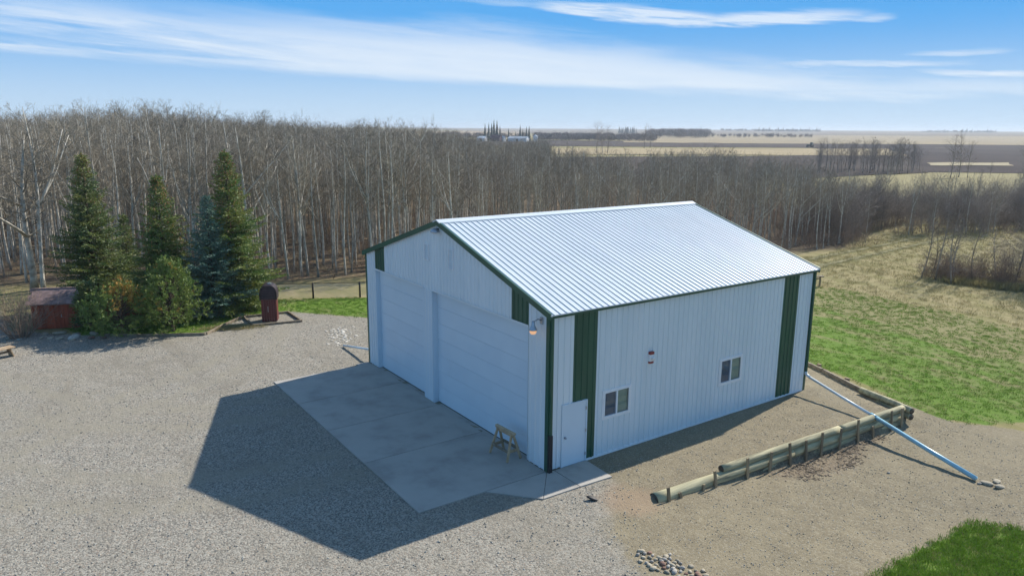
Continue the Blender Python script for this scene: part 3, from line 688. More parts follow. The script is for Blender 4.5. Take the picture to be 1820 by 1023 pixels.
# alarm horn on the side wall
al = thing('wall_alarm', 'small red and white alarm box between the windows of the shop side wall', 'alarm', (0.02, 4.13, 2.74)); al.scale = (0.8, 0.75, 0.8)
MB().box(0.0, 0.10, -0.10, 0.10, 0.06, 0.36).build('housing', 'vinyl_white', al, bevel=0.01)
MB().box(0.0, 0.13, -0.12, 0.12, 0.36, 0.47).build('strobe_cap', 'red_plastic', al, bevel=0.01)
MB().box(0.0, 0.12, -0.11, 0.11, -0.02, 0.06).build('base', 'red_plastic', al, bevel=0.01)
MB().tube([(0.10, 0.02, 0.21), (0.19, 0.03, 0.20)], [0.05, 0.085], 12).build('horn', 'vinyl_white', al, smooth=True)

# ------------------------------------------------------------------ concrete apron
ap = bpy.data.objects.new('concrete_apron', None); COL.objects.link(ap); structure(ap)
def slab(poly, top=0.0, th=0.12):
    mb = MB(); n = len(poly)
    mb.add([(x, y, top) for x, y in poly]+[(x, y, top-th) for x, y in poly], [tuple(range(n))]+[tuple(reversed(range(n, 2*n)))]+[(i, n+i, n+(i+1) % n, (i+1) % n) for i in range(n)])
    return mb.build('slab', 'concrete', ap, bevel=0.006)
TOPZ = 0.035; J = 0.012
xs = [-12.60, -9.62, -6.62, -3.62, -0.02]
for i in range(4):
    slab([(xs[i]+J, -4.32), (xs[i+1]-J, -4.32), (xs[i+1]-J, -0.04), (xs[i]+J, -0.04)], TOPZ)
slab([(-11.90, -0.04), (-7.72, -0.04), (-7.72, 0.24), (-11.90, 0.24)], TOPZ-0.03)
slab([(-6.96, -0.04), (-1.05, -0.04), (-1.05, 0.24), (-6.96, 0.24)], TOPZ-0.03)
slab([(-12.88, -0.60), (-12.60, -0.62), (-12.60, -0.04), (-12.88, -0.04)], TOPZ)
slab([(-0.02+J, -2.20), (1.25, -1.10), (0.50, -0.45), (0.03, -0.05), (-0.02+J, -0.04)], TOPZ)
slab([(1.25, -1.085), (1.27, 0.22), (0.04, 0.22), (0.04, -0.035)], TOPZ)
slab([(1.27, 0.24), (1.32, 1.42), (0.05, 1.50), (0.04, 0.24)], TOPZ)

# ------------------------------------------------------------------ sawhorse
sw = thing('sawhorse', 'weathered wooden sawhorse standing against the larger overhead door', 'sawhorse', (-1.62, -0.42, TOPZ), 0.05); sw.scale = (1, 1, 1.06)
L2 = 0.47
MB().box(-L2, L2, -0.06, 0.06, 0.79, 0.83).box(-L2, L2, -0.02, 0.02, 0.70, 0.79).build('top_beam', 'sawn_pine', sw, bevel=0.006)
MB().box(-L2-0.01, L2+0.01, -0.045, 0.045, 0.831, 0.865).build('top_plank', 'sawn_pine', sw, bevel=0.006)
for sx in (-1, 1):
    for sy in (-1, 1):
        MB().bar((sx*(L2-0.12), sy*0.03, 0.79), (sx*(L2-0.02), sy*0.27, 0.012), 0.085, 0.035, up=(1, 0, 0)).build('leg', 'sawn_pine', sw, bevel=0.004)
    MB().box(sx*(L2-0.09)-0.012, sx*(L2-0.09)+0.012, -0.20, 0.20, 0.24, 0.33).build('end_brace', 'sawn_pine', sw, bevel=0.004)
for sy in (-1, 1):
    MB().box(-L2+0.06, L2-0.06, sy*0.222-0.012, sy*0.222+0.012, 0.27, 0.36).build('side_rail', 'weathered_timber', sw, bevel=0.004)

# ------------------------------------------------------------------ log retaining wall
rw_ = thing('log_retaining_wall', 'retaining wall of stacked round logs held by wooden stakes beside the shop', 'retaining wall')
def logp(y0, y1, zc, r0, r1, dx=0.0, sag=0.02):
    n = 14; pts = []; rad = []
    for i in range(n+1):
        t = i/n; y = y0+(y1-y0)*t
        pts.append((float(wall_x(y))+0.02+dx+0.004*math.sin(t*7+zc*9), y, zc+sag*math.sin(t*5+y0))); rad.append((r0+(r1-r0)*t)*(1+0.02*math.sin(t*23+y0)))
    return MB().tube(pts, rad, 16, True, 0, 1).build('log', ['treated_log', 'log_end'], rw_, smooth=True)
logp(1.62, 7.6, -0.12, 0.195, 0.150, 0.04, 0.0)
logp(7.605, 13.75, -0.12, 0.148, 0.14, 0.04, 0.0)
logp(4.35, 10.1, 0.125, 0.115, 0.130, 0.0, 0.0)
logp(10.105, 13.9, 0.125, 0.130, 0.125, 0.0, 0.0)
logp(5.2, 11.4, -0.365, 0.12, 0.12, 0.05)
logp(11.42, 13.8, -0.365, 0.12, 0.12, 0.05)
# return logs at the far corner
for zc, r, x1 in ((0.08, 0.12, 1.4), (-0.15, 0.12, 2.2)):
    x0 = float(wall_x(13.95))+0.32
    pts = [(x0+(x1-x0)*t, 14.02+0.28*t*(x0-x1), zc+0.02*math.sin(5*t+zc)) for t in np.linspace(0, 1, 8)]
    MB().tube(pts, r, 16, True, 0, 1).build('log', ['treated_log', 'log_end'], rw_, smooth=True)
# stakes on the low side
for i, (yy, top, tilt, wd) in enumerate([(1.98, 0.33, 0.02, .10), (2.45, 0.06, 0.05, .085), (3.35, 0.05, -0.03, .085), (3.85, 0.36, 0.03, .10), (5.25, 0.42, 0.01, .10), (6.30, 0.35, -0.06, .10),
                                         (7.25, 0.46, 0.05, .10), (8.05, 0.36, 0.02, .10), (8.85, 0.44, -0.03, .10), (9.85, 0.36, -0.06, .10), (10.85, 0.48, 0.02, .10), (11.75, 0.05, 0.03, .10), (12.85, 0.40, 0.03, .10), (13.5, 0.36, 0.0, .12)]):
    x = float(wall_x(yy))+0.275; zb = gz(x+0.15, yy)
    MB().bar((x+0.02, yy+tilt, zb-0.12), (x-0.01-0.02*(top > 0.3), yy-tilt, top-0.07), wd, 0.045, up=(1, 0, 0)).build('stake', 'stake_wood', rw_, bevel=0.005)
# low timber edging behind the shop, with short stakes
ed = thing('timber_edging', 'low timber edging with short stakes between gravel pad and back lawn', 'edging')
P0, P1 = np.array((2.2, 14.65)), np.array((-4.0, 16.6))
for k in range(2):
    a = P0+(P1-P0)*k/2; b = P0+(P1-P0)*(k+0.98)/2
    MB().bar((a[0], a[1], gz(*a)+0.07), (b[0], b[1], gz(*b)+0.07), 0.12, 0.18).build('timber', 'weathered_timber', ed, bevel=0.01)
for t in (0.06, 0.30, 0.56, 0.8):
    p = P0+(P1-P0)*t+np.array((0.05, 0.14))
    MB().box(p[0]-0.09, p[0]+0.09, p[1]-0.05, p[1]+0.05, gz(*p)-0.1, gz(*p)+0.22).build('stake', 'stake_wood', ed, bevel=0.006)

# ------------------------------------------------------------------ drain pipes
pp = thing('drain_pipe', 'long pale blue drain pipe running from the far corner over the log wall to rocks', 'pipe')
END = np.array((7.18, 11.25)); ez = gz(*END)+0.085
A0 = np.array((0.10, 12.86, 0.66)); B0 = np.array((END[0], END[1], ez))
def on(t, dz=0.0): return tuple(A0+(B0-A0)*t+np.array((0, 0, dz)))
MB().tube([(0.075, 12.875, 0.80), (0.075, 12.875, 0.70), on(0.012, 0.02), on(0.03)], 0.058, 14).build('elbow', 'pvc_white', pp, smooth=True)
MB().tube([on(0.03), on(0.25, -0.02), on(0.46)], 0.052, 14).build('upper_pipe', 'pvc_white', pp, smooth=True)
MB().tube([on(0.44), on(0.475)], 0.078, 14).build('coupling', 'pvc_blue', pp, smooth=True)
MB().tube([on(0.47), on(0.75, -0.015), on(1.0)], 0.074, 14).build('lower_pipe', 'pvc_blue', pp, smooth=True)
p2 = thing('drain_pipe', 'short white drain pipe leaving the far left side of the shop onto gravel', 'pipe')
MB().tube([(-WID-0.075, 0.34, 0.62), (-WID-0.075, 0.34, 0.50), (-13.1, 0.30, 0.46)], 0.055, 12).build('elbow', 'pvc_white', p2, smooth=True)
MB().tube([(-13.08, 0.30, 0.46), (-15.7, -0.05, 0.07)], 0.05, 12).build('pipe', 'pvc_white', p2, smooth=True)

# ------------------------------------------------------------------ rocks
def rock_mesh(name, seed, matname, flat=0.65, sub=2):
    r = np.random.default_rng(seed); import bmesh
    bm = bmesh.new(); bmesh.ops.create_icosphere(bm, subdivisions=sub, radius=0.5)
    ax = r.normal(size=(7, 3)); ax /= np.linalg.norm(ax, axis=1)[:, None]; th = r.uniform(0.30, 0.46, 7)
    sc = np.array([1, r.uniform(0.65, 0.9), flat*r.uniform(0.8, 1.1)])
    for v in bm.verts:
        p = np.array(v.co)
        for a, t in zip(ax, th):
            d = p@a
            if d > t: p = p-a*(d-t)*0.85
        p = p*sc*(1+0.05*math.sin(p[0]*17+seed)*math.sin(p[1]*13)); v.co = p
    me = bpy.data.meshes.new(name); bm.to_mesh(me); bm.free(); me.materials.append(MATS[matname])
    me.polygons.foreach_set('use_smooth', [sub > 1]*len(me.polygons)); return me
RM = [rock_mesh('rock', k, ['rock_tan', 'rock_grey', 'rock_tan', 'rock_grey', 'rock_red', 'rock_tan'][k % 6]) for k in range(6)]
RM += [rock_mesh('rock', 40+k, 'rock_pale', 0.5) for k in range(3)]
def rock(x, y, s, label, group, k=None, z=None, name='rock', sc=None):
    o = link(name, RM[rng.integers(6) if k is None else k]); s3 = sc or (s, s, s)
    o.scale = s3; o.rotation_euler = (rng.uniform(-0.2, 0.2), rng.uniform(-0.2, 0.2), rng.uniform(0, 6.28))
    o.location = (x, y, (gz(x, y) if z is None else z)+0.10*s3[2]); tag(o, label, 'rock', group); return o
# heap of cobbles at the near edge of the yard
pos = []
for k in range(420):
    t = rng.uniform(0, 1); x = 4.90+1.15*t+rng.normal(0, 0.12); y = -0.72+0.45*t+rng.normal(0, 0.16)
    if all((x-a)**2+(y-b)**2 > 0.115**2 for a, b, _ in pos): pos.append((x, y, rng.uniform(0.11, 0.21)))
    if len(pos) > 64: break
for x, y, s in pos: rock(x, y, s, 'cobble in the rock heap at the bottom edge of the yard', 'cobbles in the near rock heap', name='cobble')
# stones at the pipe mouth
for (dx, dy, s, k, lab) in ((0.30, 0.05, 0.42, 0, 'long tan stone right under the mouth of the blue drain pipe'), (0.42, 0.42, 0.34, 5, 'rounded tan stone farthest right at the drain pipe mouth'),
                            (0.62, 0.12, 0.40, 2, 'flat pale stone below the others at the drain pipe mouth'), (0.16, -0.10, 0.20, 3, 'small white stone left of the drain pipe mouth')):
    rock(END[0]+dx, END[1]+dy, s, lab, 'stones at the drain pipe mouth', k, sc=(s, s*0.8, s*0.6))
rock(5.35, 9.55, 0.12, 'lone small grey stone on bare earth left of the drain pipe end', None, 3)
# white cobbles by the far left corner of the shop
pos = []
for k in range(400):
    t = rng.uniform(0, 1); x = -18.6+2.3*t+rng.normal(0, 0.25); y = 0.95-0.9*t+rng.normal(0, 0.28)
    if all((x-a)**2+(y-b)**2 > 0.15**2 for a, b, _ in pos): pos.append((x, y, rng.uniform(0.10, 0.18)))
    if len(pos) > 60: break
for x, y, s in pos: rock(x, y, s, 'pale cobble in the patch beyond the far left corner of the shop', 'pale cobbles beyond the shop', 6+int(rng.integers(3)), name='cobble', sc=(s*1.35, s*1.25, s*0.5))
# border rocks by the bare shrub and shed
for i, (x, y, s) in enumerate([(-25.6, -10.9, .75), (-25.0, -10.2, .6), (-24.6, -11.0, .45), (-24.4, -10.35, .7), (-23.9, -9.7, .55), (-24.6, -9.5, .6), (-25.2, -11.7, .4), (-24.9, -11.35, .35), (-25.5, -12.6, .3), (-23.6, -9.2, .5), (-25.9, -11.5, .5), (-25.9, -13.0, .35), (-24.0, -10.5, .35)]):
    rock(x, y, s, 'flat tan border rock between the bare shrub and the pine bushes', 'border rocks of the planting bed', [0, 2, 5, 1, 4][i % 5], sc=(s, s*0.8, s*0.5))
bl = link('dark_lump', rock_mesh('dark_lump', 77, 'dark_rubber', 0.5)); bl.scale = (0.36, 0.24, 0.22); bl.rotation_euler = (0, 0.3, 0.7); bl.location = (2.02, 0.02, 0.06)
tag(bl, 'small black lump lying on gravel in front of the walk-in door step', 'lump')

# ------------------------------------------------------------------ left yard: cabinet, bed frame, fence, shed, bench
cb = thing('wooden_cabinet', 'tall dark red wooden cabinet with rounded slatted top on timber-edged gravel', 'cabinet', (-22.45, -1.42, 0.02), R(66))
w, dp, hs_, ht = 0.37, 0.36, 1.22, 1.98
for side in (-1, 1):
    for k in range(6):     # boards of the body
        x0 = -w+2*w*k/6
        MB().box(x0+0.006, x0+2*w/6-0.006, side*dp-0.02, side*dp+0.02, 0.02, hs_).build('board', 'cabinet_red', cb)
    for k in range(5):
        y0 = -dp+0.025+(2*dp-0.05)*k/5
        MB().box(side*w-0.018, side*w+0.022, y0+0.005, y0+(2*dp-0.05)/5-0.005, 0.02, hs_).build('board', 'cabinet_red', cb)
mb = MB(); prof = [(w+0.06, hs_-0.02)]+[((w+0.06)*math.cos(t)**0.75, hs_+0.28+(ht-hs_-0.28)*math.sin(t)) for t in np.linspace(0.0, math.pi/2-0.25, 7)]
prof = prof+[(-x, z) for x, z in reversed(prof)]; n = len(prof)
mb.add([(x*0.93, -dp+0.02, z-0.03) for x, z in prof]+[(x*0.93, dp-0.02, z-0.03) for x, z in prof], [tuple(range(n)), tuple(reversed(range(n, 2*n)))]+[(i, n+i, n+(i+1) % n, (i+1) % n) for i in range(n)])
mb.build('top_body', 'cabinet_dark', cb)
for (xa, za), (xb, zb) in zip(prof[:-1], prof[1:]):       # slats round the top
    MB().bar(((xa*0.97+xb*0.03), 0, za*0.97+zb*0.03), ((xb*0.97+xa*0.03), 0, zb*0.97+za*0.03), 2*dp+0.10, 0.025, up=(0.01, 0, 1)).build('roof_slat', 'cabinet_dark', cb)
for z in (0.35, 0.75):
    pass
for k in range(4):
    MB().box(-w+0.03, w-0.03, -dp-0.045, -dp-0.022, hs_+0.03+k*0.13, hs_+0.145+k*0.13).build('front_slat', 'cabinet_dark', cb)
MB().box(-0.05, -0.03, -dp-0.045, -dp-0.022, 0.55, 0.85).build('handle', 'galvanised', cb)
MB().tube([(0.05, 0, ht-0.05), (0.05, 0, ht+0.07)], 0.11, 12).build('cap', 'galvanised', cb)
bf = thing('timber_bed_frame', 'square timber frame on the gravel around the dark red cabinet', 'timber frame')
q = [(-21.75, -2.55), (-21.25, -0.15), (-23.55, -0.1), (-23.8, -2.45)]
for i in range(4):
    a, b = q[i], q[(i+1) % 4]
    MB().bar((a[0], a[1], 0.055+0.006*(i % 2)), (b[0], b[1], 0.055+0.006*(i % 2)), 0.10, 0.12).build('timber', 'weathered_timber', bf, bevel=0.008)
# edging at lawn and bed
for pts, lab in (([(-21.4, -4.9), (-22.5, -3.9), (-23.75, -2.6)], 'thin dark lawn edging board left of the cabinet'), ([(-24.0, -9.3), (-22.6, -7.3), (-21.35, -5.0)], 'low timber board edging in front of the pine bushes')):
    e = thing('edging_board', lab, 'edging')
    for a, b in zip(pts[:-1], pts[1:]): MB().bar((a[0], a[1], 0.06), (b[0], b[1], 0.06), 0.06, 0.16).build('board', 'weathered_timber', e)
# chain-link fence
fn = thing('chain_link_fence', 'low chain-link fence with dark posts between the left lawn and the wood', 'fence')
fp = [(-28.9, -2.9), (-27.6, -0.3), (-26.27, 2.33), (-25.0, 4.81), (-23.7, 7.3), (-22.4, 9.8), (-21.1, 12.3)]
wire = None
for i, (x, y) in enumerate(fp):
    MB().tube([(x, y, -0.1), (x, y, 0.98)], 0.055, 10).build('post', 'post_dark', fn, smooth=True)
    if i < len(fp)-1:
        x2, y2 = fp[i+1]
        MB().tube([(x, y, 0.93), (x2, y2, 0.93)], 0.018, 6).build('top_rail', 'post_dark', fn)
        mb = MB(); d = math.hypot(x2-x, y2-y); nn = 26
        for k in range(-9, nn):
            for s in (1, -1):
                u0, u1 = k/nn, (k+9)/nn
                z0, z1 = (0.03, 0.90) if s > 0 else (0.90, 0.03)
                c0, c1 = max(0, u0), min(1, u1)
                if c1 <= c0: continue
                za, zb = z0+(z1-z0)*(c0-u0)/(u1-u0), z0+(z1-z0)*(c1-u0)/(u1-u0)
                mb.tube([(x+(x2-x)*c0, y+(y2-y)*c0, za), (x+(x2-x)*c1, y+(y2-y)*c1, zb)], 0.004, 3, False)
        mb.build('wire_mesh', 'galvanised', fn)
# small cedar shed
sh_ = thing('garden_shed', 'small red cedar shed with shingled gable roof behind the bare shrub', 'shed', (-27.6, -10.65, 0), R(68))
wx, wy, hw, hr = 1.05, 0.85, 1.35, 1.88
for side in (-1, 1):
    for k in range(10):
        x0 = -wx+2*wx*k/10
        MB().box(x0+0.004, x0+2*wx/10-0.004, side*wy-0.015, side*wy+0.015, 0.02, hw).build('board', 'cedar_red', sh_)
    for k in range(8):
        y0 = -wy+0.02+(2*wy-0.04)*k/8; y1 = y0+(2*wy-0.04)/8-0.006; yc = (y0+y1)/2
        MB().add([(side*wx-0.014, y0, 0.02), (side*wx-0.014, y1, 0.02), (side*wx-0.014, y1, hw+(hr-hw)*(1-abs(y1)/wy)), (side*wx-0.014, y0, hw+(hr-hw)*(1-abs(y0)/wy)),
                  (side*wx+0.014, y0, 0.02), (side*wx+0.014, y1, 0.02), (side*wx+0.014, y1, hw+(hr-hw)*(1-abs(y1)/wy)), (side*wx+0.014, y0, hw+(hr-hw)*(1-abs(y0)/wy))],
                 [(0, 3, 2, 1), (4, 5, 6, 7), (0, 1, 5, 4), (1, 2, 6, 5), (2, 3, 7, 6), (3, 0, 4, 7)]).build('board', 'cedar_sunlit', sh_)  # gable-end boards carry the painted sunlit tone
sm_ = MB().box(-0.155, 0.155, -0.13, 0.13, -0.012, 0.012).mesh('shingle', 'shingle')
rl = math.hypot(wy+0.15, (hr-hw)*(wy+0.15)/wy); ang = math.atan2(hr-hw, wy)
for side in (-1, 1):
    rf = MB(); 
    e0 = (side*(wy+0.13), hw-(hr-hw)*0.15); 
    rf.add([(-wx-0.12, 0, hr), (wx+0.12, 0, hr), (wx+0.12, e0[0], e0[1]), (-wx-0.12, e0[0], e0[1]), (-wx-0.12, 0, hr+0.03), (wx+0.12, 0, hr+0.03), (wx+0.12, e0[0], e0[1]+0.03), (-wx-0.12, e0[0], e0[1]+0.03)],
           [(0, 1, 2, 3), (7, 6, 5, 4), (0, 4, 5, 1), (1, 5, 6, 2), (2, 6, 7, 3), (3, 7, 4, 0)])
    r_ = rf.build('roof', 'shingle', sh_)
    for row in range(5):
        for c in range(8):
            o = link('shingle', sm_, r_); t = (row+0.5)/5
            o.location = (-wx-0.12+0.31*c*1.0+(0.15 if row % 2 else 0.02)+0.05, side*(wy+0.13)*(1-t), e0[1]+(hr-e0[1])*t+0.05)
            o.rotation_euler = (-side*(ang+0.05), 0, 0)
MB().box(-wx-0.13, wx+0.13, -0.06, 0.06, hr+0.05, hr+0.085).build('ridge_board', 'shingle', sh_)
MB().box(0.3, 0.33, -wy-0.05, -wy-0.016, 0.6, 0.75).build('handle', 'galvanised', sh_)
# red board fence behind the pines
rf_ = thing('board_fence', 'red-brown board fence with pale cap rail running behind the pine bushes', 'fence')
P0, P1 = np.array((-27.9, -9.2)), np.array((-27.2, -4.4)); nb = 26
for k in range(nb):
    a = P0+(P1-P0)*k/nb; b = P0+(P1-P0)*(k+0.94)/nb
    MB().bar((a[0], a[1], 0.68), (b[0], b[1], 0.68), 0.025, 1.30).build('board', 'cedar_red', rf_)
MB().bar((P0[0], P0[1], 1.355), (P1[0], P1[1], 1.355), 0.10, 0.035).build('cap_rail', 'weathered_timber', rf_)
for t in (0, 0.5, 1):
    p = P0+(P1-P0)*t; MB().box(p[0]-0.11, p[0]-0.02, p[1]-0.05, p[1]+0.05, -0.1, 1.33).build('post', 'cedar_red', rf_)
# bench at the left edge
be = thing('yard_bench', 'low wooden bench on the gravel at the left edge of the yard', 'bench', (-22.35, -13.55, 0), R(115))
for k in range(3): MB().box(-0.75, 0.75, -0.24+0.165*k, -0.09+0.165*k, 0.40, 0.445).build('seat_board', 'sawn_pine', be, bevel=0.005)
for sx in (-1, 1):
    MB().bar((sx*0.55, 0, 0.40), (sx*0.66, 0, 0.0), 0.42, 0.05, up=(1, 0, 0)).build('leg', 'sawn_pine', be, bevel=0.005)
MB().box(-0.58, 0.58, -0.03, 0.03, 0.18, 0.28).build('stretcher', 'weathered_timber', be, bevel=0.005)
# plank stand beyond the shop
st_ = thing('plank_stand', 'weathered plank on short posts in the grass beyond the far corner of the shop', 'plank stand', (-11.9, 30.9, gz(-11.9, 30.9)), R(48))
MB().box(-1.3, 1.1, -0.16, 0.16, 0.66, 0.72).build('plank', 'weathered_timber', st_, bevel=0.006)
for x in (-1.05, 0.9): MB().box(x-0.05, x+0.05, -0.05, 0.05, -0.1, 0.66).build('post', 'stake_wood', st_)
MB().bar((-1.05, 0, 0.15), (0.9, 0, 0.55), 0.03, 0.09).build('brace', 'weathered_timber', st_)

# ------------------------------------------------------------------ bare trees and shrubs
def rot_about(v, axis, a):
    return v*math.cos(a)+axis.cross(v)*math.sin(a)+axis*axis.dot(v)*(1-math.cos(a))
def perp(d, r):
    a = Vector((r.normal(), r.normal(), r.normal())); a = a-d*a.dot(d)
    return a.normalized()
def branch(mb, p, d, L, r0, r, depth, up=0.25, wig=0.22, sides=3, dens=1.0, tmin=0.0042):
    n = 4 if depth > 0 else 3
    pts = [p.copy()]; q = p.copy(); dd = d.copy(); rad = [r0]
    for i in range(n):
        dd = (dd+perp(dd, r)*wig*r.uniform(0.3, 1)+Vector((0, 0, up*0.3))).normalized(); q = q+dd*(L/n); pts.append(q.copy()); rad.append(max(tmin, r0*(1-(i+1)/n*0.78)))
    mb.tube(pts, rad, sides if depth < 2 else 4, False)
    if depth > 0:
        k = max(2, int((3.2 if depth > 1 else 2.6)*dens*(1.4 if depth > 1 else 1.0)+L*2.0*dens))
        for j in range(k):
            t = r.uniform(0.2, 1.0)*n; i = min(int(t), n-1); f = t-i; pp = pts[i].lerp(pts[i+1], f); bd = (pts[i+1]-pts[i]).normalized()
            nd = (bd*0.75+perp(bd, r)*r.uniform(0.5, 0.95)).normalized()
            branch(mb, pp, nd, L*r.uniform(0.28, 0.55), max(tmin*1.3, rad[i]*0.58), r, depth-1, up, wig, 3, dens, tmin)
def make_aspen(seed, H=11.0, r0=0.12, crown0=0.42, spread=1.0, nb=26, fork=False):
    r = np.random.default_rng(seed); tk = MB(); cr = MB()
    n = 12; pts = []; rad = []; lean = (r.normal(0, 0.25), r.normal(0, 0.25)); ph = r.uniform(0, 6, 2)
    for i in range(n+1):
        t = i/n
        pts.append(Vector((lean[0]*t+0.14*math.sin(t*4+ph[0])-0.14*math.sin(ph[0]), lean[1]*t+0.14*math.sin(t*5+ph[1])-0.14*math.sin(ph[1]), H*t-0.15*(i == 0))))
        rad.append(r0*(1-t)**0.75+0.012+(0.35*r0 if i == 0 else 0))
    tk.tube(pts, rad, 8, True)
    def at(t):
        i = min(int(t*n), n-1); f = t*n-i; return pts[i].lerp(pts[i+1], f), rad[i]*(1-f)+rad[i+1]*f
    if fork:
        for q in range(2):
            p, rr = at(r.uniform(0.3, 0.55)); d = Vector((r.normal(), r.normal(), 2.6)).normalized(); L = H*r.uniform(0.35, 0.5)
            pts2 = [p+d*L*s+Vector((0.1*math.sin(5*s), 0.1*math.cos(4*s)-0.1, 0)) for s in np.linspace(0, 1, 7)]
            tk.tube(pts2, [rr*0.75*(1-s*0.85)+0.01 for s in np.linspace(0, 1, 7)], 7, True)
            for j in range(9):
                s = r.uniform(0.3, 1.0); pp = pts2[0].lerp(pts2[-1], s); a = r.uniform(0, 6.28); e = r.uniform(0.3, 1.0)
                branch(cr, pp, Vector((math.cos(a)*math.cos(e), math.sin(a)*math.cos(e), math.sin(e))), spread*r.uniform(0.8, 1.6), 0.022, r, 2, 0.25, 0.3)
    for k in range(nb):
        t = crown0+(0.98-crown0)*(k+r.uniform(0, 1))/nb; p, rr = at(t); a = k*2.4+r.uniform(-0.5, 0.5); e = r.uniform(0.35, 0.95)
        prof = math.sin(math.pi*min(1, max(0.06, (t-crown0)/(1.04-crown0)))**0.75)*0.75+0.3
        L = spread*prof*r.uniform(1.0, 1.9)
        branch(cr, p, Vector((math.cos(a)*math.cos(e), math.sin(a)*math.cos(e), math.sin(e))), L, min(0.034, rr*0.5), r, 2, 0.28, 0.28)
    for k in range(int(r.integers(4, 9))):     # dead lower limbs
        t = r.uniform(0.14, crown0); p, rr = at(t); a = r.uniform(0, 6.28); e = r.uniform(-0.2, 0.4)
        branch(cr, p, Vector((math.cos(a)*math.cos(e), math.sin(a)*math.cos(e), math.sin(e))), r.uniform(0.4, 1.3), 0.014, r, 1, 0.0, 0.3)
    return tk, cr
def make_shrub(seed, H, rad, ns, twist=0.25, depth=2, dens=0.8, r0=0.016, base=0.22):
    r = np.random.default_rng(seed); mb = MB()
    for k in range(ns):
        a = r.uniform(0, 6.28); q = math.sqrt(r.uniform(0, 1)); k_ = 1.1*(1-base)/0.78; d = Vector((math.cos(a)*q*rad/H*k_, math.sin(a)*q*rad/H*k_, 1.0)).normalized()
        p = Vector((math.cos(a)*q*rad*base, math.sin(a)*q*rad*base, -0.05)); L = H*r.uniform(0.6, 1.05)
        branch(mb, p, d, L, r0*r.uniform(0.7, 1.2), r, depth, 0.12, twist, 3, dens)
    return mb
ASPEN = []
for k in range(9):
    tk, cr = make_aspen(100+k, H=[11.2, 10.4, 11.8, 10.0, 11.0, 10.8, 11.6, 10.2, 11.4][k], r0=[0.085, 0.07, 0.10, 0.065, 0.078, 0.09, 0.072, 0.07, 0.105][k],
                        crown0=[0.42, 0.50, 0.36, 0.52, 0.45, 0.40, 0.55, 0.48, 0.34][k], spread=[0.85, 0.65, 1.05, 0.6, 0.75, 0.95, 0.62, 0.7, 1.2][k], nb=[24, 20, 27, 18, 21, 25, 18, 20, 30][k], fork=k in (2, 5, 8))
    ASPEN.append((tk.mesh('aspen_trunk', 'aspen_bark', True), cr.mesh('aspen_crown', 'aspen_twig')))
def proto(name, meshes):
    """one unlinked object that carries several meshes joined, as the source of a scatter"""
    vs, fs, mi, mats = [], [], [], []
    for i, me in enumerate(meshes):
        o = len(vs); vs += [tuple(v.co) for v in me.vertices]; fs += [tuple(a+o for a in p.vertices) for p in me.polygons]; mi += [i]*len(me.polygons); mats.append(me.materials[0])
    m2 = bpy.data.meshes.new(name); m2.from_pydata(vs, [], fs)
    for q in mats: m2.materials.append(q)
    m2.polygons.foreach_set('material_index', mi); m2.update()
    return bpy.data.objects.new(name, m2)
def scatter(name, protos, pts, rz, scl, idx, label, cat, tilt=None):
    """one object: instances of the prototypes on a cloud of points"""
    me = bpy.data.meshes.new(name); P = np.asarray(pts, np.float32); n = len(P)
    me.vertices.add(n); me.vertices.foreach_set('co', P.ravel())
    rot = np.zeros((n, 3), np.float32); rot[:, 2] = rz
    if tilt is not None: rot[:, :2] = tilt
    S = np.asarray(scl, np.float32); S = np.repeat(S[:, None], 3, 1) if S.ndim == 1 else S
    a = me.attributes.new('rot', 'FLOAT_VECTOR', 'POINT'); a.data.foreach_set('vector', rot.ravel())
    a = me.attributes.new('scl', 'FLOAT_VECTOR', 'POINT'); a.data.foreach_set('vector', np.ascontiguousarray(S).ravel())
    a = me.attributes.new('idx', 'INT', 'POINT'); a.data.foreach_set('value', np.asarray(idx, np.int32))
    ob = link(name, me); g = bpy.data.node_groups.new(name, 'GeometryNodeTree')
    g.interface.new_socket('Geometry', in_out='INPUT', socket_type='NodeSocketGeometry'); g.interface.new_socket('Geometry', in_out='OUTPUT', socket_type='NodeSocketGeometry')
    gi = g.nodes.new('NodeGroupInput'); go = g.nodes.new('NodeGroupOutput'); iop = g.nodes.new('GeometryNodeInstanceOnPoints'); j = g.nodes.new('GeometryNodeJoinGeometry')
    for p in protos:
        oi = g.nodes.new('GeometryNodeObjectInfo'); oi.inputs['Object'].default_value = p; oi.inputs['As Instance'].default_value = True
        g.links.new(oi.outputs['Geometry'], j.inputs[0])
    def attr(nm, ty):
        q = g.nodes.new('GeometryNodeInputNamedAttribute'); q.data_type = ty; q.inputs[0].default_value = nm; return q.outputs[0]
    g.links.new(gi.outputs[0], iop.inputs['Points']); g.links.new(j.outputs[0], iop.inputs['Instance']); iop.inputs['Pick Instance'].default_value = True
    g.links.new(attr('idx', 'INT'), iop.inputs['Instance Index']); g.links.new(attr('rot', 'FLOAT_VECTOR'), iop.inputs['Rotation']); g.links.new(attr('scl', 'FLOAT_VECTOR'), iop.inputs['Scale'])
    g.links.new(iop.outputs[0], go.inputs[0])
    md = ob.modifiers.new('scatter', 'NODES'); md.node_group = g
    return stuff(ob, label, cat)

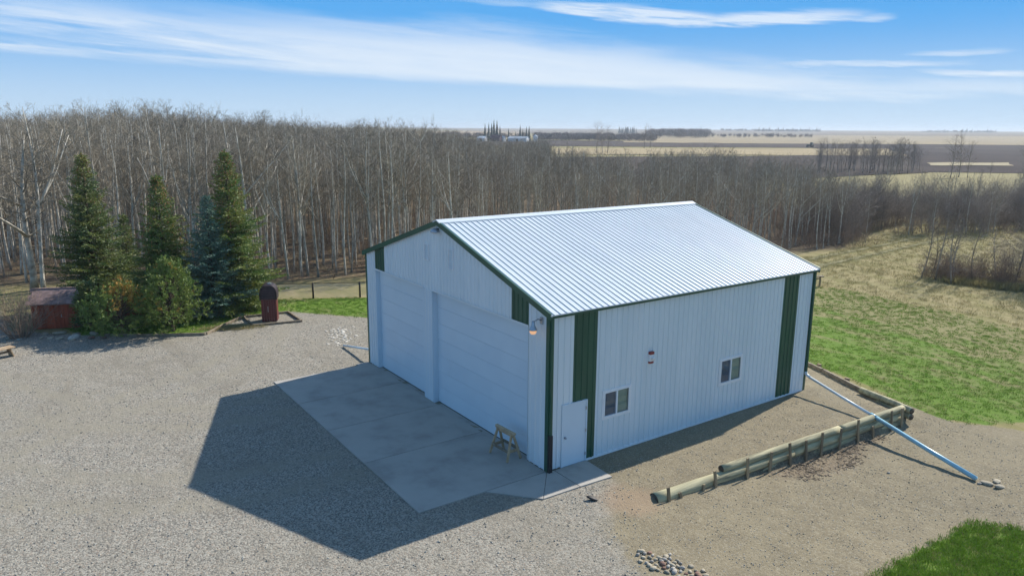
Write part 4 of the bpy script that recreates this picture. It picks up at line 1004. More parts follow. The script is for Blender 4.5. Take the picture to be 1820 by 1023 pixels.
def view(x, y):
    """distance along the view bearing and sideways tangent"""
    dx, dy = np.asarray(x)-CAM_LOC[0], np.asarray(y)-CAM_LOC[1]
    d = dx*FWD[0]+dy*FWD[1]; t = (dx*RGT[0]+dy*RGT[1])/np.maximum(d, 1e-3); return d, t
def forest_h(x, y):
    d, t = view(x, y)
    h = np.interp(t, [-0.8, -0.70, -0.60, -0.54, -0.45, -0.30, -0.18, -0.10, -0.062, -0.045, 0.0, 0.10, 0.20, 0.30, 0.50], [10.2, 10.2, 10.7, 11.4, 10.9, 9.9, 9.3, 8.8, 8.1, 7.0, 7.0, 6.8, 6.6, 6.4, 6.2])
    h = h-1.3*sstep(95, 50, d)*(np.asarray(t) < -0.2)
    return h
gx, gy = np.meshgrid(np.arange(-240, 0, 1.6), np.arange(-120, 135, 1.6), indexing='ij')
gx = gx+rng.uniform(-0.85, 0.85, gx.shape); gy = gy+rng.uniform(-0.85, 0.85, gy.shape)
fx_, fy_ = gx.ravel(), gy.ravel(); sd = sdf_poly(fx_, fy_, FOREST); d_, t_ = view(fx_, fy_)
keep = (sd > 0) & (d_ > 20) & (np.abs(t_) < 0.84) & (d_ < 235)
keep &= rng.uniform(0, 1, len(fx_)) < np.where(d_ < 90, 0.95, np.where(d_ < 140, 0.6, 0.4))
keep &= ~((t_ > 0.05) & (d_ > 122+12*np.sin(t_*31)))
FX, FY, D, T = fx_[keep], fy_[keep], d_[keep], t_[keep]
order = np.argsort(D); FX, FY, D, T = FX[order], FY[order], D[order], T[order]
# those behind the shop's walls never show
hid = np.zeros(len(FX), bool)
NIND = 290
proto_trees = []
for k, (tm, cm_) in enumerate(ASPEN):
    pass
def aspen(k, loc, rz, sc, label, group):
    o = thing('aspen_tree', label, 'tree', loc, rz, group); o.scale = sc
    link('trunk', ASPEN[k][0], o); link('crown', ASPEN[k][1], o); return o
def aspen_zone(t, d):
    if t < -0.50: return 'slender bare aspen standing behind the left-hand spruce and shed', 'aspens behind the shed'
    if t < -0.31: return 'slender bare aspen standing close behind the row of tall spruces', 'aspens behind the spruces'
    if t < -0.19: return 'slender bare aspen standing behind the chain-link fence and lawn', 'aspens behind the fence'
    if t < 0.245: return 'bare aspen rising behind the roof of the white shop', 'aspens behind the shop roof'
    return 'bare aspen at the right end of the wood beside the pasture', 'aspens at the right end of the wood'
for i in range(min(NIND, len(FX))):
    lab, grp = aspen_zone(T[i], D[i]); k = int(rng.integers(9)); s = float(forest_h(FX[i], FY[i])/11.0*rng.uniform(0.86, 1.10))
    aspen(k, (FX[i], FY[i], gz(FX[i], FY[i])), rng.uniform(0, 6.28), (s*rng.uniform(0.9, 1.15),)*2+(s,), lab, grp)
# the big pale aspen in front of the wood at the left, and neighbours
aspen(8, (-38.1, -11.45, 0), 0.6, (1.8, 1.8, 0.84), 'thick pale multi-limbed aspen left of the tall spruces in front of the wood', None)
aspen(2, (-37.0, -11.0, 0), 2.0, (1.2, 1.2, 0.95), 'pale aspen leaning close beside the thick aspen at left', None)
aspen(4, (-36.2, -14.2, 0), 1.0, (1.2, 1.2, 0.95), 'bare aspen at the far left edge in front of the wood', None)
rest = slice(NIND, len(FX)); nR = len(FX[rest])
PT = [proto('aspen_source', a) for a in ASPEN]
s = forest_h(FX[rest], FY[rest])/11.0*rng.uniform(0.84, 1.12, nR)
scatter('aspen_wood', PT, np.stack([FX[rest], FY[rest], ground_z(FX[rest], FY[rest])], 1), rng.uniform(0, 6.28, nR), np.stack([s*1.05, s*1.05, s], 1), rng.integers(0, 9, nR), 'deep bare aspen wood filling the middle distance', 'wood')
# brush under and along the wood
US = [proto('brush_source', [make_shrub(300+k, [1.3, 1.7, 2.2, 1.0][k], [0.9, 1.0, 1.0, 0.8][k], [12, 12, 11, 12][k], 0.28, 1, 1.0, 0.010).mesh('brush', 'shrub_twig')]) for k in range(4)]
bx_, by_ = np.meshgrid(np.arange(-120, 0, 1.5), np.arange(-70, 110, 1.5), indexing='ij'); bx_ = (bx_+rng.uniform(-.7, .7, bx_.shape)).ravel(); by_ = (by_+rng.uniform(-.7, .7, by_.shape)).ravel()
sd = sdf_poly(bx_, by_, FOREST); dB, tB = view(bx_, by_)
kb_ = (sd > -0.6) & (np.abs(tB) < 0.84) & (dB > 20) & (sd < 32) & (rng.uniform(0, 1, len(bx_)) < np.where(tB > 0.2, 0.75, 0.55))
bx_, by_ = bx_[kb_], by_[kb_]; nB = len(bx_)
scatter('undergrowth', US, np.stack([bx_, by_, ground_z(bx_, by_)], 1), rng.uniform(0, 6.28, nB), rng.uniform(0.55, 1.15, nB), rng.integers(0, 4, nB), 'reddish bare brush under the aspens', 'brush')

# willow thickets right of the wood
WIL = [make_shrub(400+k, [4.6, 5.2, 3.8, 5.6][k], [1.5, 1.7, 1.3, 1.2][k], [34, 38, 30, 28][k], 0.16, 2, 0.8, 0.020, 0.75).mesh('willow_twigs', 'willow_twig') for k in range(4)]
def willow(x, y, k, s, label, group, name='willow_shrub'):
    o = link(name, WIL[k]); o.location = (x, y, gz(x, y)); o.rotation_euler = (0, 0, rng.uniform(0, 6.28)); o.scale = (s*rng.uniform(0.9, 1.15),)*2+(s*rng.uniform(0.85, 1.1),)
    return tag(o, label, 'shrub', group)
wl = [(-21.5, 51.5), (-23, 54.5), (-25.5, 58.5), (-27, 62), (-24.2, 56.2), (-28, 66), (-26.4, 60.4)]
for i, (x, y) in enumerate(wl): willow(x, y, i % 4, rng.uniform(0.55, 0.8), 'dark bare willow shrub along the front of the thicket right of the wood', 'front willows')
for i in range(120):
    t = rng.uniform(0.40, 0.86); d = rng.uniform(70, 97)+10*(t-0.45)/0.4
    x, y = bear(d, t); willow(x, y, i % 4, rng.uniform(0.50, 0.92)*(1.0-0.35*(d-70)/34), 'dark bare willow in the thicket beyond the pasture track', 'thicket willows')
# small aspens standing through the thicket, and brush at its foot
for i in range(90):
    t = rng.uniform(0.36, 0.86); d = rng.uniform(64, 100)+10*(t-0.45)/0.4
    x, y = bear(d, t)
    if t > 0.5 and d < 72: continue
    sc = rng.uniform(0.34, 0.56); aspen(int(rng.integers(9)), (x, y, gz(x, y)), rng.uniform(0, 6.28), (sc*0.9, sc*0.9, sc), 'thin young aspen standing in the willow thicket right of the wood', 'young aspens in the thicket')
m_ = 420; t = rng.uniform(0.36, 0.86, m_); d = rng.uniform(64, 100, m_)+10*(t-0.45)/0.4; k = ~((t > 0.5) & (d < 71)); t, d = t[k], d[k]; m_ = len(t)
p_ = BASE+FWD*d[:, None]+RGT*(d*t)[:, None]
scatter('thicket_brush', US, np.stack([p_[:, 0], p_[:, 1], ground_z(p_[:, 0], p_[:, 1])], 1), rng.uniform(0, 6.28, m_), rng.uniform(0.8, 1.5, m_), rng.integers(0, 4, m_), 'low bare brush at the foot of the willow thicket', 'brush')
# saplings and brush at the right edge
SAP = [make_aspen(500+k, H=[4.6, 4.0, 5.2][k], r0=[0.026, 0.022, 0.03][k], crown0=0.25, spread=0.45, nb=20) for k in range(3)]
SAP = [(a.mesh('sapling_trunk', 'willow_twig', True), b.mesh('sapling_crown', 'willow_twig')) for a, b in SAP]
for i, (x, y, s) in enumerate([(-9.1, 40.5, 1.0), (-8.8, 41.2, .9), (-8.3, 40.9, 1.05), (-7.9, 42.0, .85), (-7.2, 41.2, 1.1), (-7.0, 40.4, 1.0), (-6.4, 42.1, .9), (-5.4, 43.2, .95), (-4.6, 44.2, 1.1), (-3.4, 44.6, 1.2), (-2.6, 45.4, 1.2), (-2.2, 43.6, 1.0)]):
    o = thing('aspen_sapling', 'thin bare sapling in the brushy clump at the right edge of the pasture', 'sapling', (x, y, gz(x, y)), rng.uniform(0, 6.28), 'saplings of the right-hand clump'); o.scale = (s, s, s)
    link('trunk', SAP[i % 3][0], o); link('crown', SAP[i % 3][1], o)
for i, (x, y, s) in enumerate([(-5.6, 46.2, .62), (-2.4, 44.6, .95), (-1.2, 45.6, 1.05), (-0.4, 43.8, .9), (0.6, 45.0, 1.0)]):
    willow(x, y, i % 4, s, 'dense dark shrub in the brushy clump at the right edge of the pasture', 'shrubs of the right-hand clump')
m_ = 190; qx = rng.uniform(-9.5, 2, m_); qy = 40.2+0.35*(qx+9)+rng.uniform(0, 3.6, m_)
scatter('clump_brush', US, np.stack([qx, qy, ground_z(qx, qy)], 1), rng.uniform(0, 6.28, m_), rng.uniform(0.6, 1.0, m_), rng.integers(0, 4, m_), 'reddish brush filling the right-hand clump', 'brush')
# bare shrub by the shed
bsm = make_shrub(610, 2.15, 1.75, 64, 0.25, 2, 0.75, 0.018).mesh('shrub_twigs', 'shrub_twig')
o = link('bare_shrub', bsm); o.location = (-25.85, -12.55, 0); o.scale = (0.85, 0.85, 1); tag(o, 'leafless many-stemmed round shrub at the left beside the shed', 'shrub')
# a second tree line and lone trees in the fields
FT = [make_aspen(700+k, H=10, r0=0.09, crown0=0.18, spread=1.5, nb=30) for k in range(2)]
FT = [(a.mesh('field_trunk', 'willow_twig', True), b.mesh('field_crown', 'willow_twig')) for a, b in FT]
def field_tree(d, t, s, label, group, i):
    x, y = bear(d, t); o = thing('field_tree', label, 'tree', (x, y, gz(x, y)), rng.uniform(0, 6.28), group); o.scale = (s, s, s)
    link('trunk', FT[i % 2][0], o); link('crown', FT[i % 2][1], o)
for i in range(60): field_tree(rng.uniform(180, 206), 0.405+0.145*rng.uniform(0, 1), rng.uniform(0.62, 0.85), 'bare tree in the dark belt at the edge of the ploughed field', 'trees of the field belt', i)
for i, (d, t, s) in enumerate([(168, 0.592, 0.95), (170, 0.603, 1.0), (169, 0.615, 0.8), (172, 0.645, 0.35), (166, 0.690, 0.85), (171, 0.705, 0.9), (168, 0.722, 0.8)]):
    field_tree(d, t, s, 'bare tree standing singly at the edge of the ploughed field at right', 'scattered field-edge trees', i)
for i, (d, t, s) in enumerate([(330, 0.112, 1.35), (336, 0.120, 1.25), (332, 0.127, 1.2), (420, 0.176, 1.3), (425, 0.184, 1.2)]):
    field_tree(d, t, s, 'bare broad tree beyond the wood towards the farm on the horizon', 'broad trees towards the farm', i)

# ------------------------------------------------------------------ conifers
def blades(P, Dv, L, Wd, r):
    """flat needle sprays: one slim quad each, at P along Dv"""
    n = len(P); rnd = r.normal(size=(n, 3)); S = np.cross(Dv, rnd); S /= np.linalg.norm(S, axis=1)[:, None]+1e-9
    A = P; T = P+Dv*L[:, None]; M = P+Dv*(L*0.45)[:, None]
    V = np.stack([A, M+S*Wd[:, None]/2, T, M-S*Wd[:, None]/2], 1).reshape(-1, 3); Q = np.arange(4*n).reshape(n, 4)
    return V, Q
def conifer(name, label, loc, H, Rm, seed, matname, cones=0.0, droop=0.25, step=0.25, base=0.25, power=1.0, group=None, top_up=0.5, brown=None, nl=0.135, nw=0.050, taper=None):
    r = np.random.default_rng(seed); root = thing(name, label, 'tree', (*loc, gz(*loc)), r.uniform(0, 6), group)
    MB().tube([(0, 0, -0.1), (0.02, 0, H*0.4), (0, 0.02, H*0.97)], [0.035*H**0.75, 0.022*H**0.75, 0.008], 8).build('trunk', 'spruce_bark', root, smooth=True)
    P, Dv, L, tipz = [], [], [], []; br = MB(); cn = MB(); z = base; az = 0
    while z < H-0.06:
        u = z/H; nb = 10 if u < 0.6 else 8
        for k in range(nb):
            az += 2.39996; a = az+r.uniform(-0.3, 0.3)
            ln = Rm*((1-u)**power)*r.uniform(0.50, 1.15)*(1+0.12*math.sin(a*2+seed)+0.08*math.sin(z*5+a))+0.10
            if u < 0.10: ln *= 0.75+2.5*u
            e0 = (-droop+(top_up+droop)*u**1.2)+r.normal(0, 0.08)
            h = np.array([math.cos(a), math.sin(a), 0]); zz = z+r.uniform(-0.07, 0.07)
            ns = max(3, int(ln/0.11)); s = np.linspace(0.12, 1, ns)
            up = np.sin(e0)*s*ln+0.13*ln*s**2
            pts = np.array([0, 0, zz])+h*(s*ln*math.cos(e0))[:, None]+np.array([0, 0, 1.0])*up[:, None]
            br.tube([(0, 0, zz), tuple(pts[len(pts)//2]), tuple(pts[-1])], [0.012+0.008*ln, 0.009, 0.004], 3, False)
            sidev = np.array([-h[1], h[0], 0])
            for i in range(ns):
                for sg in (-1, 1):
                    tl = (0.36*ln*(1-s[i])+0.14)*r.uniform(0.7, 1.2)
                    td = h*0.72+sidev*sg*r.uniform(0.55, 0.85)+np.array([0, 0, r.uniform(-0.22, 0.08)]); td /= np.linalg.norm(td)
                    m = max(2, int(tl/0.075))
                    for q in range(m):
                        p = pts[i]+td*tl*(q+0.4)/m; P.append(p)
                        dd = td*0.85+r.normal(0, 0.42, 3)+np.array([0, 0, 0.16]); Dv.append(dd/np.linalg.norm(dd)); L.append(nl*r.uniform(0.75, 1.3))
                p = pts[i]; P.append(p); dd = h+r.normal(0, 0.35, 3)+np.array([0, 0, 0.25]); Dv.append(dd/np.linalg.norm(dd)); L.append(nl*1.15)
            if cones and u > 0.45 and r.uniform() < cones*(u-0.3)*2:
                for q in range(int(r.integers(1, 3))):
                    c = pts[-1-int(r.integers(0, max(1, ns//2)))]+r.normal(0, 0.06, 3); cn.lathe([(0.008, -0.11), (0.028, -0.07), (0.030, -0.02), (0.010, 0.02)], 5, tuple(c))
        z += step*(1.0-0.35*u)
    # leader
    for q in range(26):
        P.append(np.array([0, 0, H-0.35+0.4*q/26])); dd = r.normal(0, 0.5, 3)+np.array([0, 0, 1.0]); Dv.append(dd/np.linalg.norm(dd)); L.append(nl*1.1)
    P, Dv, L = np.array(P), np.array(Dv), np.array(L)
    V, Q = blades(P, Dv, L, np.full(len(P), nw)*r.uniform(0.7, 1.3, len(P)), r)
    mats = [matname]; mi = None
    if brown:
        mats.append(brown[0]); f = np.sin(P[:, 0]*2.1+seed)*np.sin(P[:, 1]*1.9)*0.25+P[:, 2]/H+brown[2][0]*P[:, 0]+brown[2][1]*P[:, 1]+r.normal(0, 0.06, len(P)); mi = (f > brown[1]).astype(int)
    link('crown', np_mesh('crown', V, Q, mats, mi), root)
    br.build('branches', 'spruce_bark', root)
    if cn.f: cn.build('cones', 'cone_tan', root)['kind'] = 'stuff'
    return root
conifer('spruce_tree', 'tall dark spruce at the left, farthest left of the big spruces', (-30.5, -8.7), 8.6, 3.05, 11, 'spruce_dark', 0.35, 0.22)
conifer('spruce_tree', 'small slim spruce between the left spruce and the middle one', (-33.5, -6.6), 4.9, 1.2, 12, 'spruce_dark', 0.0, 0.2)
conifer('spruce_tree', 'middle spruce with tan cones near its top, above the pine bushes', (-27.1, -5.6), 7.55, 2.85, 13, 'spruce_green', 1.1, 0.25)
conifer('blue_spruce', 'bluish spruce wedged in front of the tallest green spruce', (-25.2, -3.6), 6.45, 2.3, 14, 'spruce_blue', 0.0, 0.12)
conifer('spruce_tree', 'big green spruce right of the blue spruce with cones at its top', (-26.0, -2.3), 8.85, 3.2, 15, 'spruce_green', 1.2, 0.22)
conifer('spruce_tree', 'short dark juniper-like conifer between shed and pine bushes', (-25.9, -9.55), 2.4, 0.7, 16, 'spruce_dark', 0.0, 0.0, power=0.5, step=0.10)
# bushy pines: clouds of needle tufts
def pine_bush(label, loc, H, Rm, seed, brownf):
    r = np.random.default_rng(seed); root = thing('pine_bush', label, 'shrub', (*loc, gz(*loc)), 0, 'pine bushes'); st = MB()
    st.tube([(0, 0, -0.05), (0.05, 0, H*0.5), (0, 0.05, H*0.9)], [0.09, 0.06, 0.015], 7)
    P, Dv, L, mi = [], [], [], []
    nb = int(420*Rm*H/6)
    for k in range(nb):
        u = r.uniform(0, 1)**0.9; a = r.uniform(0, 6.283); z = 0.10*H+0.85*H*u
        rr = Rm*(math.sin(math.pi*min(0.98, 0.30+0.68*u))**0.8)*(1+0.14*math.sin(3*a+seed)+0.10*math.sin(5*a+7*u))*r.uniform(0.55, 1.03)
        tip = np.array([math.cos(a)*rr, math.sin(a)*rr, z+0.10*H*r.uniform(0, 1)]); root_p = np.array([0, 0, max(0.1, z*0.62)])
        if k % 3 == 0: st.tube([tuple(root_p), tuple((root_p+tip)/2-np.array([0, 0, 0.06])), tuple(tip)], [0.02, 0.012, 0.006], 3, False)
        ax = tip-root_p; ax /= np.linalg.norm(ax)+1e-9; ax = ax*0.7+np.array([0, 0, 0.6]); ax /= np.linalg.norm(ax)
        bn = brownf(tip, r)
        for c in range(int(r.integers(3, 6))):
            cp = tip-ax*0.10*c+r.normal(0, 0.075, 3)
            for q in range(9):
                dd = ax*0.8+r.normal(0, 0.55, 3); P.append(cp+r.normal(0, 0.02, 3)); Dv.append(dd/np.linalg.norm(dd)); L.append(r.uniform(0.09, 0.16)); mi.append(1 if bn else 0)
    P, Dv, L = np.array(P), np.array(Dv), np.array(L); V, Q = blades(P, Dv, L, np.full(len(P), 0.036), r)
    link('crown', np_mesh('crown', V, Q, ['pine_green', 'pine_brown'], np.array(mi)), root); st.build('branches', 'spruce_bark', root)
    return root
pine_bush('rounded pine bush with orange-brown winter-burnt top', (-23.6, -8.35), 2.75, 1.75, 21, lambda p, r: p[2] > 1.65+0.3*r.normal() and p[1] > -0.6 and r.uniform() < 0.55)
pine_bush('taller all-green pine bush right of the burnt one', (-23.0, -6.15), 3.65, 1.65, 22, lambda p, r: r.uniform() < 0.03)

# ------------------------------------------------------------------ grass, pebbles and litter
def tuft(seed, nb, h, spread, wd, matname, lean=0.5):
    r = np.random.default_rng(seed); a = r.uniform(0, 6.283, nb); q = np.sqrt(r.uniform(0, 1, nb))*spread
    P = np.stack([np.cos(a)*q, np.sin(a)*q, np.full(nb, -0.01)], 1); Dv = np.stack([np.cos(a)*lean*r.uniform(0, 1, nb), np.sin(a)*lean*r.uniform(0, 1, nb), np.ones(nb)], 1)+r.normal(0, 0.18, (nb, 3)); Dv /= np.linalg.norm(Dv, axis=1)[:, None]
    V, Q = blades(P, Dv, h*r.uniform(0.5, 1.1, nb), np.full(nb, wd), r)
    return bpy.data.objects.new('tuft_source', np_mesh('tuft_source', V, Q, [matname]))
GT = [tuft(800+k, 22, 0.11, 0.14, 0.014, 'grass_blade') for k in range(3)]
DT = [tuft(810+k, 16, 0.17, 0.16, 0.013, 'dry_blade', 0.9) for k in range(3)]
def in_poly(poly, n, pad=0.0):
    P = np.array(poly); lo, hi = P.min(0), P.max(0); x = rng.uniform(lo[0], hi[0], n); y = rng.uniform(lo[1], hi[1], n); s = sdf_poly(x, y, poly)
    d, t = view(x, y); k = (s > pad-0.25+0.5*rng.uniform(0, 1, n)**2) & (np.abs(t) < 0.8) & (d > 3); return x[k], y[k]
def grass(name, poly, n, protos, smin, smax, label, noise_cut=None):
    x, y = in_poly(poly, n)
    if noise_cut: 
        f = np.sin(x*0.9+1.7*np.sin(y*0.35))*np.sin(y*0.75+1.3*np.sin(x*0.4)); k = f+rng.normal(0, 0.35, len(x)) > noise_cut; x, y = x[k], y[k]
    m = len(x); scatter(name, protos, np.stack([x, y, ground_z(x, y)], 1), rng.uniform(0, 6.28, m), rng.uniform(smin, smax, m), rng.integers(0, len(protos), m), label, 'grass')
grass('near_grass', LAWN_B, 26000, GT, 0.7, 1.2, 'green lawn at the bottom right corner')
grass('side_grass', LAWN_R, 42000, GT, 0.45, 1.0, 'patchy green lawn behind the shop', -0.9)
grass('thatch', LAWN_R, 14000, DT, 0.3, 0.8, 'dead grass in the lawn behind the shop', -0.3)
grass('near_thatch', LAWN_B, 7000, DT, 0.3, 0.7, 'dead blades in the near lawn')
grass('left_grass', LAWN_L, 16000, GT, 0.5, 0.9, 'green lawn below the fence')
PAST = [(-16, 31), (2, 32), (14, 34), (25, 60), (0, 110), (-30, 105), (-24, 66), (-20, 50), (-18, 42), (-20, 34)]
grass('pasture_grass', PAST, 30000, DT, 0.8, 1.5, 'dry tufted pasture grass')
grass('clump_grass', [(-7.5, 40.6), (-3, 42.0), (-3, 43.2), (-7.5, 42)], 900, DT, 2.0, 3.4, 'tall dry grass at the foot of the saplings')
PB = [bpy.data.objects.new('pebble_source', rock_mesh('pebble_source', 900+k, 'pebble', 0.7, 1)) for k in range(4)]
x, y = in_poly(YARD, 190000); f = rng.uniform(0, 1, len(x)); g_ = sdf_poly(x, y, GREY)
dq = np.hypot(x-CAM_LOC[0], y-CAM_LOC[1])
k = (g_ > -0.5+rng.normal(0, 0.5, len(x))) & (dq < 48) & (f < np.clip(26/dq, 0, 1)) & ~((x > -12.9) & (x < 0.05) & (y > -4.35)) & ~((x > -0.1) & (x < 1.35) & (y > -2.2) & (y < 1.5)) & ~((x > -12.9) & (x < 0.05) & (y > -0.1))
x, y = x[k], y[k]; m = len(x)
scatter('yard_gravel', PB, np.stack([x, y, ground_z(x, y)+0.004], 1), rng.uniform(0, 6.28, m), 0.022+0.055*rng.uniform(0, 1, m)**3, rng.integers(0, 4, m), 'loose crushed stone of the yard', 'gravel', rng.uniform(-0.6, 0.6, (m, 2)))
x = rng.uniform(0.2, 12, 26000); y = rng.uniform(-1.5, 15.5, 26000); k = (sdf_poly(x, y, LAWN_B) < -0.1) & (sdf_poly(x, y, LAWN_R) < -0.1) & (np.abs(view(x, y)[1]) < 0.8) & ~((x < 1.4) & (y < 1.55)) & (np.abs(x-wall_x(y)-0.03) > 0.3); x, y = x[k], y[k]; m = len(x)
scatter('earth_pebbles', PB, np.stack([x, y, ground_z(x, y)+0.002], 1), rng.uniform(0, 6.28, m), 0.012+0.040*rng.uniform(0, 1, m)**4, rng.integers(0, 4, m), 'small pale pebbles strewn on the bare earth', 'gravel', rng.uniform(-0.6, 0.6, (m, 2)))
CL = [bpy.data.objects.new('clod_source', rock_mesh('clod_source', 920+k, 'clod', 0.6, 1)) for k in range(3)]
x = rng.uniform(2.9, 12, 3500); y = rng.uniform(-1, 15, 3500); k = (sdf_poly(x, y, LAWN_B) < 0) & (np.abs(view(x, y)[1]) < 0.8); x, y = x[k], y[k]; m = len(x)
scatter('earth_clods', CL, np.stack([x, y, ground_z(x, y)], 1), rng.uniform(0, 6.28, m), 0.015+0.06*rng.uniform(0, 1, m)**6, rng.integers(0, 3, m), 'crumbs and clods on the bare earth', 'earth')
CH = [bpy.data.objects.new('chip_source', MB().box(-0.05, 0.05, -0.012, 0.012, 0, 0.008).mesh('chip_source', 'wood_chip'))]
x, y = in_poly(CHIPS, 2200); f = np.sin(x*3+y)*np.sin(y*1.3)+rng.normal(0, 0.5, len(x)); k = f > -0.2; x, y = x[k], y[k]; m = len(x)
scatter('wood_chips', CH, np.stack([x, y, ground_z(x, y)+0.01], 1), rng.uniform(0, 6.28, m), rng.uniform(0.5, 1.5, m), np.zeros(m), 'dark wood chips and bark along the foot of the log wall', 'chips', rng.uniform(-0.4, 0.4, (m, 2)))
# heap of dry straw left of the cabinet
x = rng.normal(0, 0.75, 260); y = rng.normal(0, 0.22, 260); c_, s_ = math.cos(1.2), math.sin(1.2)
X_, Y_ = -22.0+x*c_-y*s_, -3.6+x*s_+y*c_
scatter('straw_heap', DT, np.stack([X_, Y_, np.zeros(260)+0.01], 1), rng.uniform(0, 6.28, 260), rng.uniform(0.7, 1.3, 260), rng.integers(0, 3, 260), 'low streak of dry straw on the gravel left of the cabinet', 'straw')

# ------------------------------------------------------------------ far farmyard and horizon belts
FC = MB(); r = np.random.default_rng(5)
for k in range(11):
    z0 = 0.6+k*1.15; rr = 2.5*(1-k/11.5)*r.uniform(0.85, 1.1)
    ring = 9; vs = [(rr*r.uniform(0.7, 1.15)*math.cos(6.283*j/ring), rr*r.uniform(0.7, 1.15)*math.sin(6.283*j/ring), z0-0.3*r.uniform(0, 1)) for j in range(ring)]+[(0, 0, z0+2.0)]
    FC.add(vs, [(j, (j+1) % ring, ring) for j in range(ring)]+[tuple(reversed(range(ring)))])
fcm = FC.mesh('far_spruce_crown', 'far_needles'); ftm = MB().tube([(0, 0, -0.3), (0, 0, 4)], [0.25, 0.15], 6).mesh('far_spruce_trunk', 'spruce_bark')
def far_spruce(d, t, s, label, group):
    x, y = bear(d, t); o = thing('far_spruce', label, 'tree', (x, y, gz(x, y)), rng.uniform(0, 6), group); o.scale = (s*0.9, s*0.9, s)
    link('trunk', ftm, o); link('crown', fcm, o)
FD = 620
for t, s in ((-0.0375, 1.05), (-0.0325, 1.1), (-0.0255, 1.3), (-0.0215, 1.25), (-0.0285, 1.1), (-0.0175, 0.95), (-0.006, 0.8), (0.0095, 1.0), (0.013, 0.75), (0.018, 0.9), (0.0215, 0.95), (0.0035, 0.6)):
    far_spruce(FD+rng.uniform(0, 25), t, s, 'dark far spruce in the shelter row of the distant farmyard', 'spruces of the distant farmyard')
def barn(d, t, L_, W_, hw, hr, wall, roofm, label, rz=0.6, silo=False):
    x, y = bear(d, t); o = thing('farm_building', label, 'building', (x, y, gz(x, y)+0.1), rz)
    a, b = L_/2, W_/2
    MB().add([(-a, -b, -0.5), (a, -b, -0.5), (a, b, -0.5), (-a, b, -0.5), (-a, -b, hw), (a, -b, hw), (a, b, hw), (-a, b, hw), (-a, 0, hr), (a, 0, hr)],
             [(0, 3, 2, 1), (0, 1, 5, 4), (2, 3, 7, 6), (1, 2, 6, 9, 5), (3, 0, 4, 8, 7)]).build('wall', wall, o)
    for s in (-1, 1):
        MB().add([(-a-0.3, s*(b+0.3), hw-0.15), (a+0.3, s*(b+0.3), hw-0.15), (a+0.3, 0, hr+0.15), (-a-0.3, 0, hr+0.15), (-a-0.3, s*(b+0.3), hw-0.02), (a+0.3, s*(b+0.3), hw-0.02), (a+0.3, 0, hr+0.28), (-a-0.3, 0, hr+0.28)],
                 [(0, 1, 2, 3), (7, 6, 5, 4), (0, 4, 5, 1), (1, 5, 6, 2), (2, 6, 7, 3), (3, 7, 4, 0)]).build('roof', roofm, o)
    MB().box(-0.9, 0.9, -b-0.06, -b+0.02, -0.3, min(2.2, hw)).build('door', 'post_dark', o)
barn(FD-10, -0.0415, 7, 5, 2.6, 4.0, 'barn_white', 'barn_white', 'small white gabled farm building, leftmost in the distant farmyard')
barn(FD-12, -0.0225, 8, 6, 3.0, 5.2, 'barn_red', 'barn_red', 'dark red farm building under the distant spruces')
barn(FD-8, -0.0150, 5, 5, 2.4, 4.2, 'barn_grey', 'barn_grey', 'grey farmhouse just right of the dark red farm building')
barn(FD-10, 0.0075, 16, 7, 2.6, 4.0, 'barn_white', 'barn_grey', 'long low grey-roofed shed in the distant farmyard')
x, y = bear(FD-5, 0.0300); so = thing('grain_bin', 'small white round grain bin right of the distant farm sheds', 'silo', (x, y, gz(x, y)))
MB().lathe([(1.8, -0.4), (1.8, 4.6)], 16).build('wall', 'barn_white', so, smooth=False); MB().lathe([(1.9, 4.6), (0.3, 5.8), (0.28, 6.1)], 16).build('roof', 'barn_grey', so)
# tractor in the stubble
x, y = bear(470, 0.398); tr_ = thing('tractor', 'tiny dark tractor working in the far field at right', 'tractor', (x, y, gz(x, y)+0.2), 0.3)
MB().box(-1.9, 0.2, -0.5, 0.5, 0.8, 1.7).build('bonnet', 'machine_green', tr_, bevel=0.1); MB().box(0.2, 1.7, -0.8, 0.8, 1.0, 3.0).build('cab', 'machine_green', tr_, bevel=0.1)
for wx_, wy_, rr in ((1.2, 1.0, 0.95), (1.2, -1.0, 0.95), (-1.4, 0.9, 0.6), (-1.4, -0.9, 0.6)): MB().tube([(wx_, wy_-0.25, rr), (wx_, wy_+0.25, rr)], rr, 16).build('wheel', 'dark_rubber', tr_)
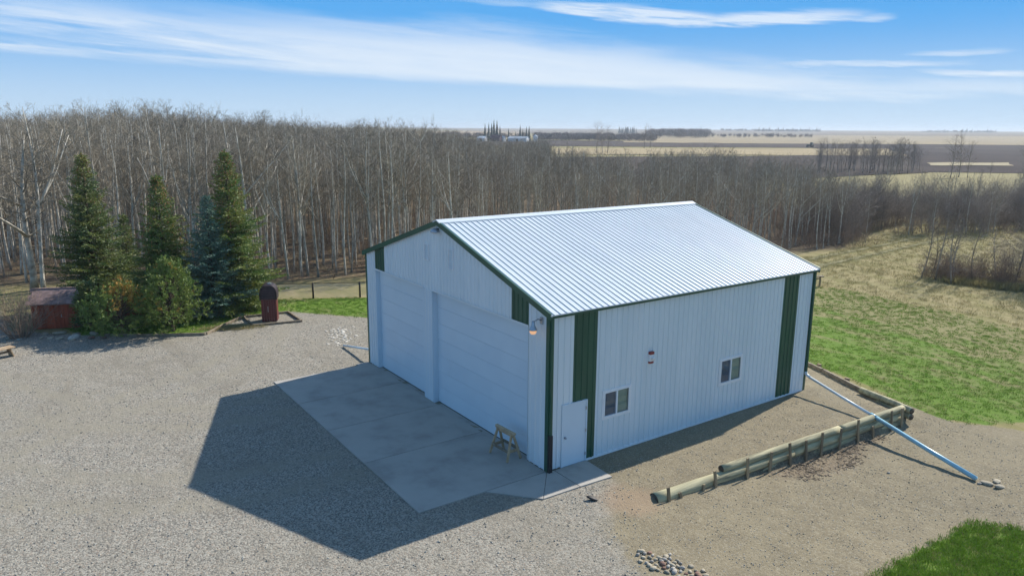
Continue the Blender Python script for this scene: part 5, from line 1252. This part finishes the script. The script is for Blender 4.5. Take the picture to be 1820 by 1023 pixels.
# far woods and shelterbelts that read as one mass: many small crowns
CRN = []
for k in range(3):
    r = np.random.default_rng(60+k); V, Q = blades(r.normal(0, 1, (160, 3))*np.array([1.6, 1.6, 1.5])+np.array([0, 0, 4.2]), (lambda q: q/np.linalg.norm(q, axis=1)[:, None])(r.normal(0, 1, (160, 3))+np.array([0, 0, 0.8])), np.full(160, 1.5), np.full(160, 0.42), r)
    CRN.append(bpy.data.objects.new('far_crown_source', np_mesh('far_crown_source', V, Q, ['far_twigs'])))
FSP = [proto('far_spruce_source', [ftm, fcm])]
def belt(name, d0, d1, t0, t1, n, smin, smax, protos, label):
    t = rng.uniform(t0, t1, n); d = rng.uniform(d0, d1, n); p = BASE+FWD*d[:, None]+RGT*(d*t)[:, None]
    scatter(name, protos, np.stack([p[:, 0], p[:, 1], ground_z(p[:, 0], p[:, 1])], 1), rng.uniform(0, 6.28, n), rng.uniform(smin, smax, n), rng.integers(0, len(protos), n), label, 'trees')
belt('far_wood', 640, 860, 0.030, 0.19, 520, 0.5, 0.95, CRN, 'hazy wood right of the distant farmyard')
belt('far_wood', 720, 860, -0.24, 0.04, 200, 0.5, 1.0, CRN, 'hazy trees behind the distant farmyard')
belt('far_wood', 900, 1500, 0.18, 0.262, 300, 0.8, 1.5, CRN, 'bluish far wood at the middle of the horizon')
belt('horizon_belt', 1500, 1600, 0.140, 0.165, 30, 0.7, 1.1, FSP, 'dark conifer belt on the horizon left of centre')
belt('horizon_belt', 2300, 2450, 0.325, 0.41, 230, 0.45, 1.15, FSP+CRN, 'dark shelterbelt on the right horizon')
belt('horizon_belt', 2300, 2450, 0.545, 0.645, 150, 0.4, 1.0, FSP+CRN, 'broken shelterbelt on the far right horizon')
belt('horizon_belt', 2300, 2450, 0.275, 0.325, 40, 0.7, 1.3, CRN, 'faint trees on the horizon')
belt('hedge_row', 1000, 1060, 0.225, 0.40, 70, 0.5, 0.9, CRN, 'dark bushes across the far stubble')

# ------------------------------------------------------------------ air
hz, n, b = principled('air'); n.t.nodes.remove(b)
pv = n.n('ShaderNodeVolumePrincipled'); pv.inputs['Color'].default_value = (0.86, 0.93, 1.0, 1); pv.inputs['Density'].default_value = 0.00022; pv.inputs['Anisotropy'].default_value = 0.2
n.l(pv.outputs[0], n.t.nodes['Material Output'].inputs['Volume'])
hb = MB().box(-6700, 6700, -6700, 6700, -2.5, 34.0).build('haze', 'air'); hb['kind'] = 'stuff'
